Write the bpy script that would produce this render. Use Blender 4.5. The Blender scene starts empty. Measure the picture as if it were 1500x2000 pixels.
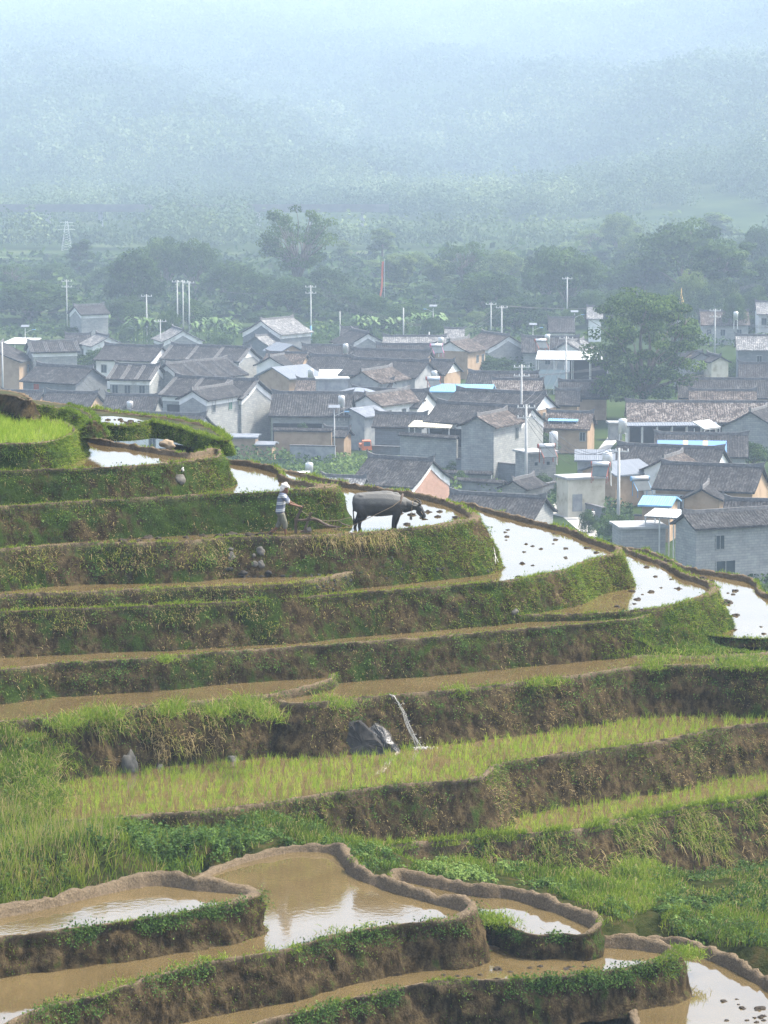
import bpy, bmesh, math, random
import numpy as np
from mathutils import Vector, Matrix, noise as mnoise
C = bpy.context.scene.collection
R = math.radians
rng = np.random.default_rng(11)
random.seed(11)

# ------------------------------------------------------------ camera, light, exposure
FOC = 6000.0; HOR = 215.0
PITCH = math.atan((1000 - HOR) / FOC)
cam_d = bpy.data.cameras.new('camera'); cam = bpy.data.objects.new('camera', cam_d); C.objects.link(cam)
cam_d.sensor_fit = 'VERTICAL'; cam_d.sensor_height = 36; cam_d.lens = FOC / 2000 * 36
cam_d.clip_start = 1; cam_d.clip_end = 9000
CAMZ = 42.0                                   # metres above the village floor (z = 0)
cam.location = (0, 0, CAMZ); cam.rotation_euler = (math.pi / 2 - PITCH, 0, 0)
bpy.context.scene.camera = cam
SUN_EL, SUN_AZ = R(57), R(72)                # azimuth measured from +Y (view direction) towards +X
sd = bpy.data.lights.new('sun', 'SUN'); sun = bpy.data.objects.new('sun', sd); C.objects.link(sun)
sd.energy = 2.9; sd.angle = R(7); sd.color = (1, .92, .78)
sdir = Vector((math.sin(SUN_AZ) * math.cos(SUN_EL), math.cos(SUN_AZ) * math.cos(SUN_EL), math.sin(SUN_EL)))
sun.rotation_euler = sdir.to_track_quat('Z', 'Y').to_euler(); sun.location = (0, 0, 200)
w = bpy.data.worlds.new('World'); bpy.context.scene.world = w; w.use_nodes = True
nt = w.node_tree; sky = nt.nodes.new('ShaderNodeTexSky'); sky.sky_type = 'NISHITA'; sky.sun_disc = False
sky.sun_elevation = SUN_EL; sky.sun_rotation = SUN_AZ; sky.air_density = 1.0; sky.dust_density = 3.5; sky.ozone_density = 1.0
# thin bright overcast: the sky's own colour, paler
hs = nt.nodes.new('ShaderNodeHueSaturation'); hs.inputs['Saturation'].default_value = .62; nt.links.new(sky.outputs[0], hs.inputs['Color'])
nt.links.new(hs.outputs[0], nt.nodes['Background'].inputs[0]); nt.nodes['Background'].inputs[1].default_value = .15
vs = bpy.context.scene.view_settings; vs.view_transform = 'Standard'; vs.look = 'None'; vs.gamma = 1; vs.use_curve_mapping = False
vs.exposure = 1.74
cy = bpy.context.scene.cycles
cy.max_bounces = 6; cy.diffuse_bounces = 2; cy.glossy_bounces = 3; cy.transmission_bounces = 2; cy.volume_bounces = 0
cy.transparent_max_bounces = 4; cy.use_denoising = True; cy.sample_clamp_indirect = 4

# ------------------------------------------------------------ geometry helpers
def dec(y): return math.tan(math.atan((y - 1000) / FOC) + PITCH)      # slope of the sight line through image row y
def P(px, py, z):
    """point of the world plane at height z (relative to the camera) seen at pixel px, py of the 1500 x 2000 photograph"""
    a = math.atan((py - 1000) / FOC) + PITCH
    Y = -z / math.tan(a)
    depth = Y * math.cos(PITCH) - z * math.sin(PITCH) * 1.0
    return ((px - 750) / FOC * depth, Y, z + CAMZ)
def PD(px, py, Y):
    """point at distance Y seen at pixel px, py"""
    z = -Y * dec(py); depth = Y * math.cos(PITCH) - z * math.sin(PITCH)
    return ((px - 750) / FOC * depth, Y, z + CAMZ)
def ppm(Y): return FOC / Y                     # pixels of the photograph per metre at distance Y

def mesh_np(name, V, F, mat=None, parent=None, attrs=None, smooth=True, mats=None, fmat=None):
    """V (n,3), F: list of int arrays (k, 3 or 4)"""
    V = np.asarray(V, dtype=np.float32)
    if not isinstance(F, list) or (len(F) and not hasattr(F[0], 'shape')): F = [np.asarray(F)]
    me = bpy.data.meshes.new(name)
    me.vertices.add(len(V)); me.vertices.foreach_set('co', V.ravel())
    tot = sum(f.size for f in F); npoly = sum(len(f) for f in F)
    me.loops.add(tot); me.loops.foreach_set('vertex_index', np.concatenate([f.ravel() for f in F]).astype(np.int32))
    sizes = np.concatenate([np.full(len(f), f.shape[1]) for f in F]); starts = np.concatenate([[0], np.cumsum(sizes)[:-1]])
    me.polygons.add(npoly); me.polygons.foreach_set('loop_start', starts.astype(np.int32))
    me.update(calc_edges=True)
    me.polygons.foreach_set('use_smooth', np.full(npoly, smooth))
    if attrs:
        for k, a in attrs.items():
            at = me.attributes.new(k, 'FLOAT', 'POINT'); at.data.foreach_set('value', np.asarray(a, dtype=np.float32))
    if mats:
        for m in mats: me.materials.append(m)
        if fmat is not None: me.polygons.foreach_set('material_index', np.asarray(fmat, dtype=np.int32))
    elif mat: me.materials.append(mat)
    o = bpy.data.objects.new(name, me); C.objects.link(o)
    if parent: o.parent = parent
    return o
def tag(o, label=None, cat=None, group=None, kind=None):
    if label: o['label'] = label
    if cat: o['category'] = cat
    if group: o['group'] = group
    if kind: o['kind'] = kind
    return o
def empty(name, loc, rz=0, label=None, cat=None, group=None):
    o = bpy.data.objects.new(name, None); C.objects.link(o); o.location = loc; o.rotation_euler = (0, 0, rz)
    o.empty_display_size = .3
    return tag(o, label, cat, group)
class MB:
    """collects shapes, builds ONE mesh"""
    def __init__(s): s.v = []; s.f = []; s.n = 0
    def add(s, vs, fs):
        n = s.n; s.v += [tuple(v) for v in vs]; s.f += [tuple(i + n for i in f) for f in fs]; s.n += len(vs); return s
    def box(s, x0, x1, y0, y1, z0, z1):
        return s.add([(x0,y0,z0),(x1,y0,z0),(x1,y1,z0),(x0,y1,z0),(x0,y0,z1),(x1,y0,z1),(x1,y1,z1),(x0,y1,z1)],
                     [(0,3,2,1),(4,5,6,7),(0,1,5,4),(1,2,6,5),(2,3,7,6),(3,0,4,7)])
    def slab(s, quad, t):
        """quad of four top points, thickness t downwards"""
        q = [Vector(p) for p in quad]; n = (q[1]-q[0]).cross(q[3]-q[0]).normalized()
        if n.z < 0: n = -n
        b = [p - n * t for p in q]
        return s.add(q + b, [(0,1,2,3),(7,6,5,4),(0,4,5,1),(1,5,6,2),(2,6,7,3),(3,7,4,0)])
    def tube(s, pts, r, n=8, r2=None):
        pts = [Vector(p) for p in pts]; m = len(pts); rings = []
        for i, p in enumerate(pts):
            d = (pts[min(i+1,m-1)] - pts[max(i-1,0)]).normalized()
            u = d.cross(Vector((0,0,1)));
            if u.length < .05: u = d.cross(Vector((0,1,0)))
            u.normalize(); v = d.cross(u)
            if isinstance(r, (list, tuple)): rr = r[i]
            else: rr = r if r2 is None else r + (r2 - r) * i / (m - 1)
            rings.append([p + (u*math.cos(2*math.pi*k/n) + v*math.sin(2*math.pi*k/n))*rr for k in range(n)])
        vs = [q for ring in rings for q in ring]; fs = []
        for i in range(m-1):
            for k in range(n): fs.append((i*n+k, i*n+(k+1)%n, (i+1)*n+(k+1)%n, (i+1)*n+k))
        fs.append(tuple(range(n))[::-1]); fs.append(tuple(range((m-1)*n, m*n)))
        return s.add(vs, fs)
    def build(s, name, mat=None, parent=None, smooth=False):
        me = bpy.data.meshes.new(name); me.from_pydata(s.v, [], s.f); me.update()
        if mat: me.materials.append(mat)
        if smooth: me.polygons.foreach_set('use_smooth', [True]*len(me.polygons))
        o = bpy.data.objects.new(name, me); C.objects.link(o)
        if parent: o.parent = parent
        return o
def copy_tree(o, parent=None):
    c = o.copy(); C.objects.link(c)
    if parent is not None: c.parent = parent
    for ch in list(o.children): copy_tree(ch, c)
    return c

# ------------------------------------------------------------ materials
def new_mat(name):
    m = bpy.data.materials.new(name); m.use_nodes = True
    return m, m.node_tree, m.node_tree.nodes['Principled BSDF']
def N(nt, typ, **kw):
    n = nt.nodes.new(typ)
    for k, v in kw.items():
        if k in n.inputs.keys() if hasattr(n.inputs,'keys') else False: n.inputs[k].default_value = v
        else: setattr(n, k, v)
    return n
def ramp(nt, fac, stops):
    r = nt.nodes.new('ShaderNodeValToRGB'); e = r.color_ramp.elements
    while len(e) < len(stops): e.new(.5)
    for i, (p, c) in enumerate(stops): e[i].position = p; e[i].color = (*c, 1) if len(c) == 3 else c
    if fac is not None: nt.links.new(fac, r.inputs[0])
    return r.outputs[0]
def noise(nt, scale, detail=4, rough=.55, coord='Object', stretch=None):
    tc = nt.nodes.new('ShaderNodeTexCoord'); n = nt.nodes.new('ShaderNodeTexNoise')
    n.inputs['Scale'].default_value = scale; n.inputs['Detail'].default_value = detail; n.inputs['Roughness'].default_value = rough
    if stretch:
        mp = nt.nodes.new('ShaderNodeMapping'); mp.inputs['Scale'].default_value = stretch
        nt.links.new(tc.outputs[coord], mp.inputs[0]); nt.links.new(mp.outputs[0], n.inputs['Vector'])
    else: nt.links.new(tc.outputs[coord], n.inputs['Vector'])
    return n.outputs['Fac']
def mix(nt, f, a, b, typ='MIX'):
    m = nt.nodes.new('ShaderNodeMix'); m.data_type = 'RGBA'; m.blend_type = typ
    for sock, v in ((m.inputs[0], f), (m.inputs[6], a), (m.inputs[7], b)):
        if hasattr(v, 'is_output') or hasattr(v, 'links'): nt.links.new(v, sock)
        elif isinstance(v, (int, float)): sock.default_value = v
        else: sock.default_value = (*v, 1)
    return m.outputs[2]
def math_n(nt, op, a, b=None):
    m = nt.nodes.new('ShaderNodeMath'); m.operation = op
    for s, v in zip(m.inputs, (a, b)):
        if v is None: continue
        if isinstance(v, (int, float)): s.default_value = v
        else: nt.links.new(v, s)
    return m.outputs[0]
def attr(nt, name):
    a = nt.nodes.new('ShaderNodeAttribute'); a.attribute_name = name; return a.outputs['Fac']
def bump(nt, bsdf, h, strength=.4, dist=.05):
    b = nt.nodes.new('ShaderNodeBump'); b.inputs['Strength'].default_value = strength; b.inputs['Distance'].default_value = dist
    nt.links.new(h, b.inputs['Height']); nt.links.new(b.outputs[0], bsdf.inputs['Normal'])
def simple(name, stops, scale=3, rough=.85, bs=.3, bd=.02, detail=5, spec=.15, metal=0, stretch=None):
    """mottled material: a colour ramp over noise, with a bump from the same noise"""
    m, nt, b = new_mat(name); n = noise(nt, scale, detail, .6, stretch=stretch)
    if len(stops) == 1: c = stops[0]; stops = [tuple(x*.8 for x in c), tuple(min(1, x*1.15) for x in c)]
    k = len(stops); col = ramp(nt, n, [(.28 + .44*i/(k-1), c) for i, c in enumerate(stops)])
    nt.links.new(col, b.inputs['Base Color']); b.inputs['Roughness'].default_value = rough; b.inputs['Metallic'].default_value = metal
    if spec is not None: b.inputs['Specular IOR Level'].default_value = spec
    if bs: bump(nt, b, n, bs, bd)
    return m
def foliage_mat(name, stops, trans=.35, rough=.6):
    """leaf colour from the per-leaf value 'c' of each leaf; light passes through the leaf"""
    m, nt, b = new_mat(name); c = attr(nt, 'c')
    col = ramp(nt, c, stops); nt.links.new(col, b.inputs['Base Color']); b.inputs['Roughness'].default_value = rough
    b.inputs['Specular IOR Level'].default_value = .08
    t = nt.nodes.new('ShaderNodeBsdfTranslucent'); nt.links.new(col, t.inputs[0])
    mx = nt.nodes.new('ShaderNodeMixShader'); mx.inputs[0].default_value = trans
    nt.links.new(b.outputs[0], mx.inputs[1]); nt.links.new(t.outputs[0], mx.inputs[2])
    nt.links.new(mx.outputs[0], nt.nodes['Material Output'].inputs['Surface'])
    return m
# ------------------------------------------------------------ terraces
def catmull(pts, step):
    """closed Catmull-Rom through pts (n,k) resampled about every step metres in x,y"""
    n = len(pts); out = []
    for i in range(n):
        p0, p1, p2, p3 = pts[i-1], pts[i], pts[(i+1) % n], pts[(i+2) % n]
        L = math.hypot(p2[0]-p1[0], p2[1]-p1[1])
        # centripetal-like: limit tangents by segment length
        L0 = max(.01, math.hypot(p1[0]-p0[0], p1[1]-p0[1])); L2 = max(.01, math.hypot(p3[0]-p2[0], p3[1]-p2[1]))
        m1 = (p2 - p0) * (L / (L + L0)); m2 = (p3 - p1) * (L / (L + L2))
        k = max(1, int(L / step))
        t = np.arange(k)[:, None] / k
        h = (2*t**3-3*t**2+1)*p1 + (t**3-2*t**2+t)*m1 + (-2*t**3+3*t**2)*p2 + (t**3-t**2)*m2
        h[:, 2:] = p1[2:] + (p2[2:]-p1[2:]) * t
        out.append(h)
    return np.concatenate(out)
def fbm(x, y, z, o=3):
    return mnoise.fractal((x, y, z), 1.0, 2.0, o, noise_basis='PERLIN_ORIGINAL')
MESAS = {}
GROUND_CTL = []
def mesa(key, z, pts, zdown, bat=.22, rough=.10, mat=None, grass=None):
    """one terrace: traced edge -> rim, bank and (returned) water outline. pts: (px, py, kind) f front lip, b raised back bund, h hidden"""
    K = {'f': (.05, .10, 1), 'g': (.06, .16, 1), 'b': (.17, .15, 1), 'B': (.28, .27, 1), 'w': (.12, .4, 1), 'h': (.05, .2, 0), 's': (.10, .2, 1)}
    a = []
    for px, py, k in pts:
        x, y, _ = P(px, py, z); h, wd, vis = K[k]; a.append([x, y, h, wd, vis])
        if k != 'h': GROUND_CTL.append((x, y, z - .55))
    a = np.array(a); E = catmull(a, .10)
    xy = E[:, :2]
    d = np.roll(xy, -3, 0) - np.roll(xy, 3, 0); d /= np.maximum(np.linalg.norm(d, axis=1), 1e-6)[:, None]
    nrm = np.stack([d[:, 1], -d[:, 0]], 1)
    area = .5*np.sum(xy[:, 0]*np.roll(xy[:, 1], -1) - np.roll(xy[:, 0], -1)*xy[:, 1])
    if area < 0: nrm = -nrm
    for _ in range(6): nrm = (nrm + np.roll(nrm, 1, 0) + np.roll(nrm, -1, 0)) / 3
    nrm /= np.maximum(np.linalg.norm(nrm, axis=1), .2)[:, None]
    H, W, VIS = E[:, 2], E[:, 3], E[:, 4]
    H = H.copy(); W = W.copy()
    for _ in range(8): H = (H + np.roll(H, 1) + np.roll(H, -1))/3; W = (W + np.roll(W, 1) + np.roll(W, -1))/3
    n = len(E); NW = 15
    depth = z - zdown
    prof = []                                   # (outward offset, height, bundness, v)
    V = np.zeros((n, 6 + NW, 3)); A_b = np.zeros((n, 6 + NW)); A_v = np.zeros((n, 6 + NW))
    for i in range(n):
        x, y = xy[i]; nx, ny = nrm[i]; h = H[i]; wd = W[i]; bb = min(1, max(0, (h - .05)/.12))
        h *= 1 + .35*fbm(x*.9, y*.9, z) + .25*fbm(x*3.1, y*3.1, z) ; h = max(h, .02)
        wob = .06*fbm(x*.9, y*.9, z + 5, 2) + .025*fbm(x*4, y*4, z)
        rows = [(-.05, -.06), (.0 + wob, .0), (.22*wd + wob, h*.75), (.45*wd + wob, h), (.8*wd + wob, h*.97), (wd + wob, h*.70)]
        for j, (o, zz) in enumerate(rows):
            q = .05*fbm(x*4.3, y*4.3, z + j, 2) + .035*fbm(x*12, y*12, z + j*3, 2) if 0 < j else 0
            V[i, j] = (x + nx*(o + q), y + ny*(o + q), z + zz + q*.6 + CAMZ); A_b[i, j] = 1; A_v[i, j] = 0
        for j in range(NW):
            t = (j + 1)/NW; zz = z + h*.7 - t*(depth + h*.7)
            o = wd + bat*t*depth
            # lumps and gullies running down the bank
            q = rough*(fbm(x*.8, y*.8, zz*1.1, 3) + .55*fbm(x*2.6, y*2.6, zz*2.2 + 9, 3) + .3*fbm(x*8, y*8, zz*6, 2))
            if rough > .12: q -= .16*max(0, .35 - abs(fbm(x*1.7 + 40, y*1.7, zz*.35, 2)))*min(1, t*5)
            q *= min(1, t*4); q -= .07*math.sin(math.pi*min(1, t/.28))*(.6 + fbm(x*1.1, y*1.1, 7, 2))
            V[i, 6+j] = (x + nx*(o + q), y + ny*(o + q), zz + CAMZ); A_b[i, 6+j] = max(0, 1 - 6*t)*.6; A_v[i, 6+j] = t
    m = 6 + NW
    idx = np.arange(n*m).reshape(n, m); nx_ = np.roll(idx, -1, 0)
    F = np.stack([idx[:, :-1], nx_[:, :-1], nx_[:, 1:], idx[:, 1:]], -1).reshape(-1, 4)
    if area < 0: F = F[:, ::-1]
    o = mesh_np('terrace_bank', V.reshape(-1, 3), [F], mat or M['bank'], attrs={'b': A_b.ravel(), 'v': A_v.ravel()})
    tag(o, kind='structure')
    MESAS[key] = dict(z=z, E=E, V=V, nrm=nrm, area=area, obj=o, n=n, m=m, zdown=zdown)
    return MESAS[key]
def fill(name, outline, z, mat, kind='structure'):
    """flat sheet inside a closed outline"""
    bm = bmesh.new(); vs = [bm.verts.new((p[0], p[1], z + CAMZ)) for p in outline]
    f = bm.faces.new(vs); f.normal_update()
    if f.normal.z < 0: f.normal_flip()
    bmesh.ops.triangulate(bm, faces=[f])
    me = bpy.data.meshes.new(name); bm.to_mesh(me); bm.free(); me.materials.append(mat)
    o = bpy.data.objects.new(name, me); C.objects.link(o); tag(o, kind=kind); return o

M = {}
# bank: bare soil broken by moss and low green; the rim (attribute b) is dried trodden mud
def bank_mat(name, green, soil_a=(.024, .017, .008), soil_b=(.066, .048, .024)):
    m, nt, b = new_mat(name)
    n1 = noise(nt, .9, 6, .62); n2 = noise(nt, 5, 6, .65, stretch=(1, 1, .45)); n3 = noise(nt, 22, 4, .7)
    soil = ramp(nt, math_n(nt, 'ADD', math_n(nt, 'MULTIPLY', n2, .62), math_n(nt, 'MULTIPLY', n3, .38)), [(.36, tuple(x*.4 for x in soil_a)), (.46, soil_a), (.56, soil_b), (.66, tuple(x*1.45 for x in soil_b))])
    gr = ramp(nt, n3, [(.3, (.010, .017, .003)), (.55, (.026, .046, .008)), (.75, (.06, .08, .016))])
    s = math_n(nt, 'ADD', math_n(nt, 'MULTIPLY', n1, .6), math_n(nt, 'MULTIPLY', n2, .5))
    mask = ramp(nt, s, [(.50 - green*.2, (1, 1, 1)), (.62 - green*.2, (0, 0, 0))]) if False else ramp(nt, s, [(.66 - green*.3, (0, 0, 0)), (.74 - green*.3, (1, 1, 1))])
    c = mix(nt, mask, soil, gr)
    mud = ramp(nt, n3, [(.3, (.06, .045, .028)), (.6, (.14, .108, .072)), (.8, (.25, .20, .14))])
    c = mix(nt, attr(nt, 'b'), c, mud)
    nt.links.new(c, b.inputs['Base Color']); b.inputs['Roughness'].default_value = .95; b.inputs['Specular IOR Level'].default_value = .05
    h = math_n(nt, 'ADD', n2, math_n(nt, 'MULTIPLY', n3, .45)); bump(nt, b, h, .75, .08)
    return m
M['bank'] = bank_mat('grassy_bank', .55)
M['bare'] = bank_mat('bare_bank', .18)
M['mid'] = bank_mat('mossy_bank', .38)
def water_mat(name, col_a, col_b, rough=.03):
    m, nt, b = new_mat(name)
    n1 = noise(nt, .5, 4, .6); col = ramp(nt, n1, [(.35, col_a), (.65, col_b)])
    nt.links.new(col, b.inputs['Base Color']); b.inputs['Roughness'].default_value = rough; b.inputs['IOR'].default_value = 1.85
    n2 = noise(nt, 7, 3, .5); n3 = noise(nt, 1.5, 2, .5)
    bump(nt, b, math_n(nt, 'ADD', n2, n3), .05, .02)
    return m
M['water'] = water_mat('muddy_water', (.084, .061, .027), (.112, .082, .037))
M['soil'] = simple('soil', [(.010, .014, .005), (.03, .035, .012), (.075, .052, .026)], 1.4, .95, .8, .08)

Z = dict(u2=-9.5, u1=-9.85, s1=-10.62, t0=-10.18, t1=-10.93, t2=-11.87, t3=-13.0, t4a=-14.14, t4b=-14.56, t5=-15.62, t6=-15.8,
         t7=-16.8, t8a=-16.68, t8b=-16.87, t9=-18.3, t10=-19.68, p1=-17.8, p2=-18.6, p3=-19.15, p4=-19.68, p5=-20.6)
PG = {}
def pg(s): return [(float(a), float(b), k) for a, b, k in (t.split(',') for t in s.split())]
PG['u2'] = pg('-100,772,f 0,772,f 30,775,f 55,784,f 20,768,h -100,757,h')
PG['u1'] = pg('-100,788,g 0,788,g 60,790,g 100,797,g 150,806,g 182,824,g 150,800,g 90,788,h -100,765,h')
PG['s1'] = pg('150,812,g 180,831,g 240,834,g 300,827,g 360,838,g 420,856,g 440,862,g 400,838,s 330,822,s 285,818,s 230,810,s 160,803,s')
PG['t0'] = pg('-100,869,g 0,868,g 55,868,g 95,863,g 128,852,g 142,842,g 125,830,g 60,816,g -100,806,g')
PG['t1'] = pg('-100,925,f 0,922,f 100,918,f 170,916,f 240,913,f 340,905,f 385,899,f 424,892,f 420,886,b 365,894,b 250,877,b 185,867,b 147,847,b 100,832,b -100,815,h')
PG['t2'] = pg('-100,996,f 0,991,f 100,984,f 200,978,f 400,968,f 560,961,f 620,956,w 640,953,w 615,955,b 575,948,b 545,938,b 540,925,b 500,914,b 440,905,b 380,890,h -100,850,h')
PG['t3'] = pg('-100,1082,f 0,1074,f 150,1063,f 330,1060,f 450,1051,f 560,1049,f 690,1043,f 800,1033,f 880,1023,w 915,1013,w 904,1003,b 860,985,b 800,971,b 740,962,b 690,955,b 640,945,b 500,915,h -100,880,h')
PG['t4a'] = pg('-100,1172,f 0,1163,f 150,1158,f 300,1151,f 450,1146,f 560,1142,f 620,1133,s 690,1117,s 760,1100,s 700,1085,h 400,1085,h -100,1100,h')
PG['t4b'] = pg('-100,1205,f 0,1196,f 300,1184,f 560,1170,f 640,1163,f 700,1158,f 800,1151,f 900,1143,f 990,1135,f 1060,1123,f 1112,1112,f 1128,1102,f 1160,1092,f 1195,1083,w 1192,1076,b 1150,1060,b 1105,1041,b 1050,1027,b 980,1010,b 900,990,b 600,960,h -100,930,h')
PG['t5'] = pg('960,1203,f 1040,1202,f 1130,1200,f 1225,1195,f 1300,1186,f 1350,1171,f 1382,1156,w 1375,1145,b 1330,1129,b 1295,1108,b 1240,1087,b 1200,1075,b 1100,1060,h 900,1100,h')
PG['t6'] = pg('-100,1318,f 0,1310,f 100,1298,f 200,1292,f 330,1284,f 450,1273,f 600,1263,f 750,1252,f 830,1247,f 900,1240,f 1040,1228,f 1200,1214,f 1240,1208,g 1260,1195,h 1100,1180,h 800,1170,h -100,1200,h')
PG['t7'] = pg('1230,1215,h 1290,1230,g 1330,1236,f 1415,1246,f 1500,1250,f 1640,1252,f 1640,1180,b 1515,1173,b 1480,1160,b 1465,1140,b 1420,1130,b 1350,1118,b 1300,1100,b 1250,1080,b 1150,1070,h')
PG['t8a'] = pg('-100,1424,g 0,1412,g 100,1402,g 225,1385,g 400,1369,f 500,1360,f 570,1348,f 615,1338,s 640,1325,s 600,1300,h 300,1300,h -100,1330,h')
PG['t8b'] = pg('560,1372,h 640,1372,f 700,1364,f 780,1357,f 860,1351,f 950,1341,f 1000,1335,f 1100,1323,f 1200,1309,g 1260,1301,g 1395,1301,g 1500,1303,g 1640,1303,g 1640,1275,h 1395,1284,h 1250,1284,h 1100,1275,h 800,1275,h 560,1300,h')
PG['t9'] = pg('60,1600,g 150,1602,g 300,1592,g 450,1578,g 560,1562,g 660,1548,f 750,1536,f 850,1528,f 930,1521,s 957,1500,s 1000,1488,f 1100,1473,f 1200,1460,f 1300,1445,f 1370,1429,f 1430,1420,f 1500,1412,f 1640,1402,f 1640,1360,h 1000,1395,h 700,1420,h 300,1460,h 100,1530,h')
PG['t10'] = pg('700,1652,g 850,1643,g 1000,1631,g 1125,1621,g 1180,1608,g 1250,1593,g 1350,1576,g 1500,1556,g 1640,1546,g 1640,1460,h 1200,1520,h 1000,1560,h 700,1600,h')
PG['p1'] = pg('-100,1847,f 0,1832,f 100,1820,f 250,1800,f 400,1776,f 452,1760,w 480,1750,w 452,1745,B 390,1741,B 300,1731,B 175,1755,B 90,1776,b 0,1794,b -100,1812,b')
PG['p2'] = pg('-100,2045,f 10,2000,f 35,1988,f 100,1963,f 180,1946,f 300,1908,f 400,1882,f 550,1858,f 650,1828,f 750,1810,f 830,1801,f 890,1792,w 905,1782,B 830,1761,B 750,1738,B 692,1713,B 672,1690,B 650,1669,B 600,1664,b 560,1667,b 480,1685,b 425,1705,s 350,1735,h -100,1800,h')
PG['p3'] = pg('905,1790,h 950,1790,g 985,1803,g 1045,1827,f 1100,1825,f 1140,1829,f 1155,1815,B 1105,1791,B 1060,1775,B 1000,1757,B 935,1752,B 850,1735,B 780,1722,B 800,1760,h')
PG['p4'] = pg('380,2045,f 500,2000,f 600,1975,f 650,1960,f 750,1937,f 850,1918,f 950,1914,f 1050,1911,f 1175,1898,f 1250,1886,f 1290,1874,w 1304,1866,B 1250,1857,B 1190,1852,B 1130,1852,h 1000,1852,h 700,1885,h 250,1970,h')
PG['p5'] = pg('1300,2120,f 1640,2120,f 1640,2010,B 1500,1935,B 1440,1901,B 1390,1878,B 1300,1850,B 1250,1850,h 1250,2000,h')
BANKS = [('u2', 'u1', .5, 'bare'), ('u1', 't0', .7, 'mid'), ('s1', 't1', .35, 'bank'), ('t0', 't1', .4, 'bank'), ('t1', 't2', .45, 'bank'), ('t2', 't3', .45, 'bank'),
         ('t3', 't4b', .5, 'mid'), ('t4a', 't6', .42, 'mid'), ('t4b', 't6', .42, 'mid'), ('t5', 't7', .42, 'bank'), ('t6', 't8b', .4, 'mid'), ('t7', 't8b', .5, 'mid'),
         ('t8a', 't9', .45, 'bare'), ('t8b', 't9', .45, 'bare'), ('t9', 't10', .45, 'bare'), ('t10', None, .7, 'bare'),
         ('p1', 'p2', .3, 'bare'), ('p2', 'p4', .3, 'bare'), ('p3', 'p4', .3, 'bare'), ('p4', 'p5', .25, 'bare'), ('p5', None, .3, 'bare')]
for a, b, bat, mt in BANKS:
    zd = (Z[b] if b else Z[a] - 1.8) - .14
    mesa(a, Z[a], PG[a], zd, bat, mat=M[mt], rough=.10 if mt != 'bare' else .14)
for k, mm in MESAS.items():
    if k in ('u2', 'u1', 's1'): fill('terrace_ground', mm['E'][:, :2], mm['z'] + .05, M['soil'])
    else: fill('water', mm['E'][:, :2], mm['z'], M['water'])
fill('terrace_ground', [P(a, b, Z['t8b'] + .03)[:2] for a, b in ((1398,1303),(1395,1284),(1640,1276),(1640,1304))], Z['t8b'] + .03, M['soil'])
fill('water', [P(a, b, Z['s1'] + .06)[:2] for a, b in ((178,814),(183,828),(215,831),(255,829),(285,823),(262,817),(220,813))], Z['s1'] + .062, M['water'])

# ------------------------------------------------------------ terrain: one sheet from before the terraces to behind the mountain
for px, py, z in [(0,1428,-16.85),(60,1440,-17.1),(0,1500,-17.6),(100,1500,-17.7),(0,1560,-17.9),(0,1600,-18.0),(100,1620,-18.2),(0,1700,-18.0),(100,1740,-18.0),(0,1770,-18.0),
                  (200,1650,-18.2),(300,1690,-18.0),(200,1720,-17.95),(400,1650,-18.5),(350,1690,-18.1),(400,1690,-18.7),(500,1650,-18.75),(560,1640,-18.8),(650,1650,-18.85),
                  (200,1615,-18.25),(500,1600,-18.6),(700,1665,-19.2),(750,1700,-19.35),(850,1715,-19.5),(900,1690,-19.9),(1000,1700,-20.1),(1100,1720,-20.2),
                  (1180,1770,-20.0),(1250,1700,-20.6),(1300,1780,-20.5),(1400,1760,-20.8),(1500,1770,-20.8),(1450,1810,-20.8),(1500,1840,-20.8),(1350,1815,-20.7),
                  (1230,1800,-20.2),(1500,1720,-20.8),(1620,1800,-21.),(1300,1270,-16.75),(1400,1275,-16.8),(1500,1282,-16.9),(1250,1262,-16.4),(1500,1300,-17.0),(1440,1298,-16.95),(1620,1300,-17.1),
                  (330,848,-10.45),(400,870,-10.8),(450,885,-11.2),(480,900,-11.7),(560,905,-12.7),(500,895,-12.0)]:
    if py > 1625: z += .38
    x, y, _ = P(px, py, z); GROUND_CTL.append((x, y, z))
for px, py in ((850,1643),(1000,1631),(1060,1626),(1125,1621),(1180,1608),(1250,1593),(1300,1585),(1350,1576),(1425,1566),(1500,1556),(1580,1550),(1640,1546)):
    x, y, _ = P(px, py, Z['t10']); k = min(1, (px - 700)/400)
    GROUND_CTL += [(x, y - .35, Z['t10'] - .9*k - .3), (x, y - .9, Z['t10'] - 1.3*k - .2), (x, y - 1.7, Z['t10'] - 1.35*k - .25)]
GC = np.array(GROUND_CTL)
def inside(poly, xs, ys):
    x0, y0 = poly[:, 0], poly[:, 1]; x1, y1 = np.roll(x0, -1), np.roll(y0, -1); res = np.zeros(len(xs), bool)
    sel = np.nonzero((xs > x0.min()) & (xs < x0.max()) & (ys > y0.min()) & (ys < y0.max()))[0]
    if len(sel) == 0: return res
    X_, Y_ = xs[sel, None], ys[sel, None]
    with np.errstate(divide='ignore', invalid='ignore'):
        c = ((y0 > Y_) != (y1 > Y_)) & (X_ < (x1 - x0)*(Y_ - y0)/(y1 - y0) + x0)
    res[sel] = c.sum(1) % 2 == 1
    return res
def smooth(a, b, x): t = np.clip((x - a)/(b - a), 0, 1); return t*t*(3 - 2*t)
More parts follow.
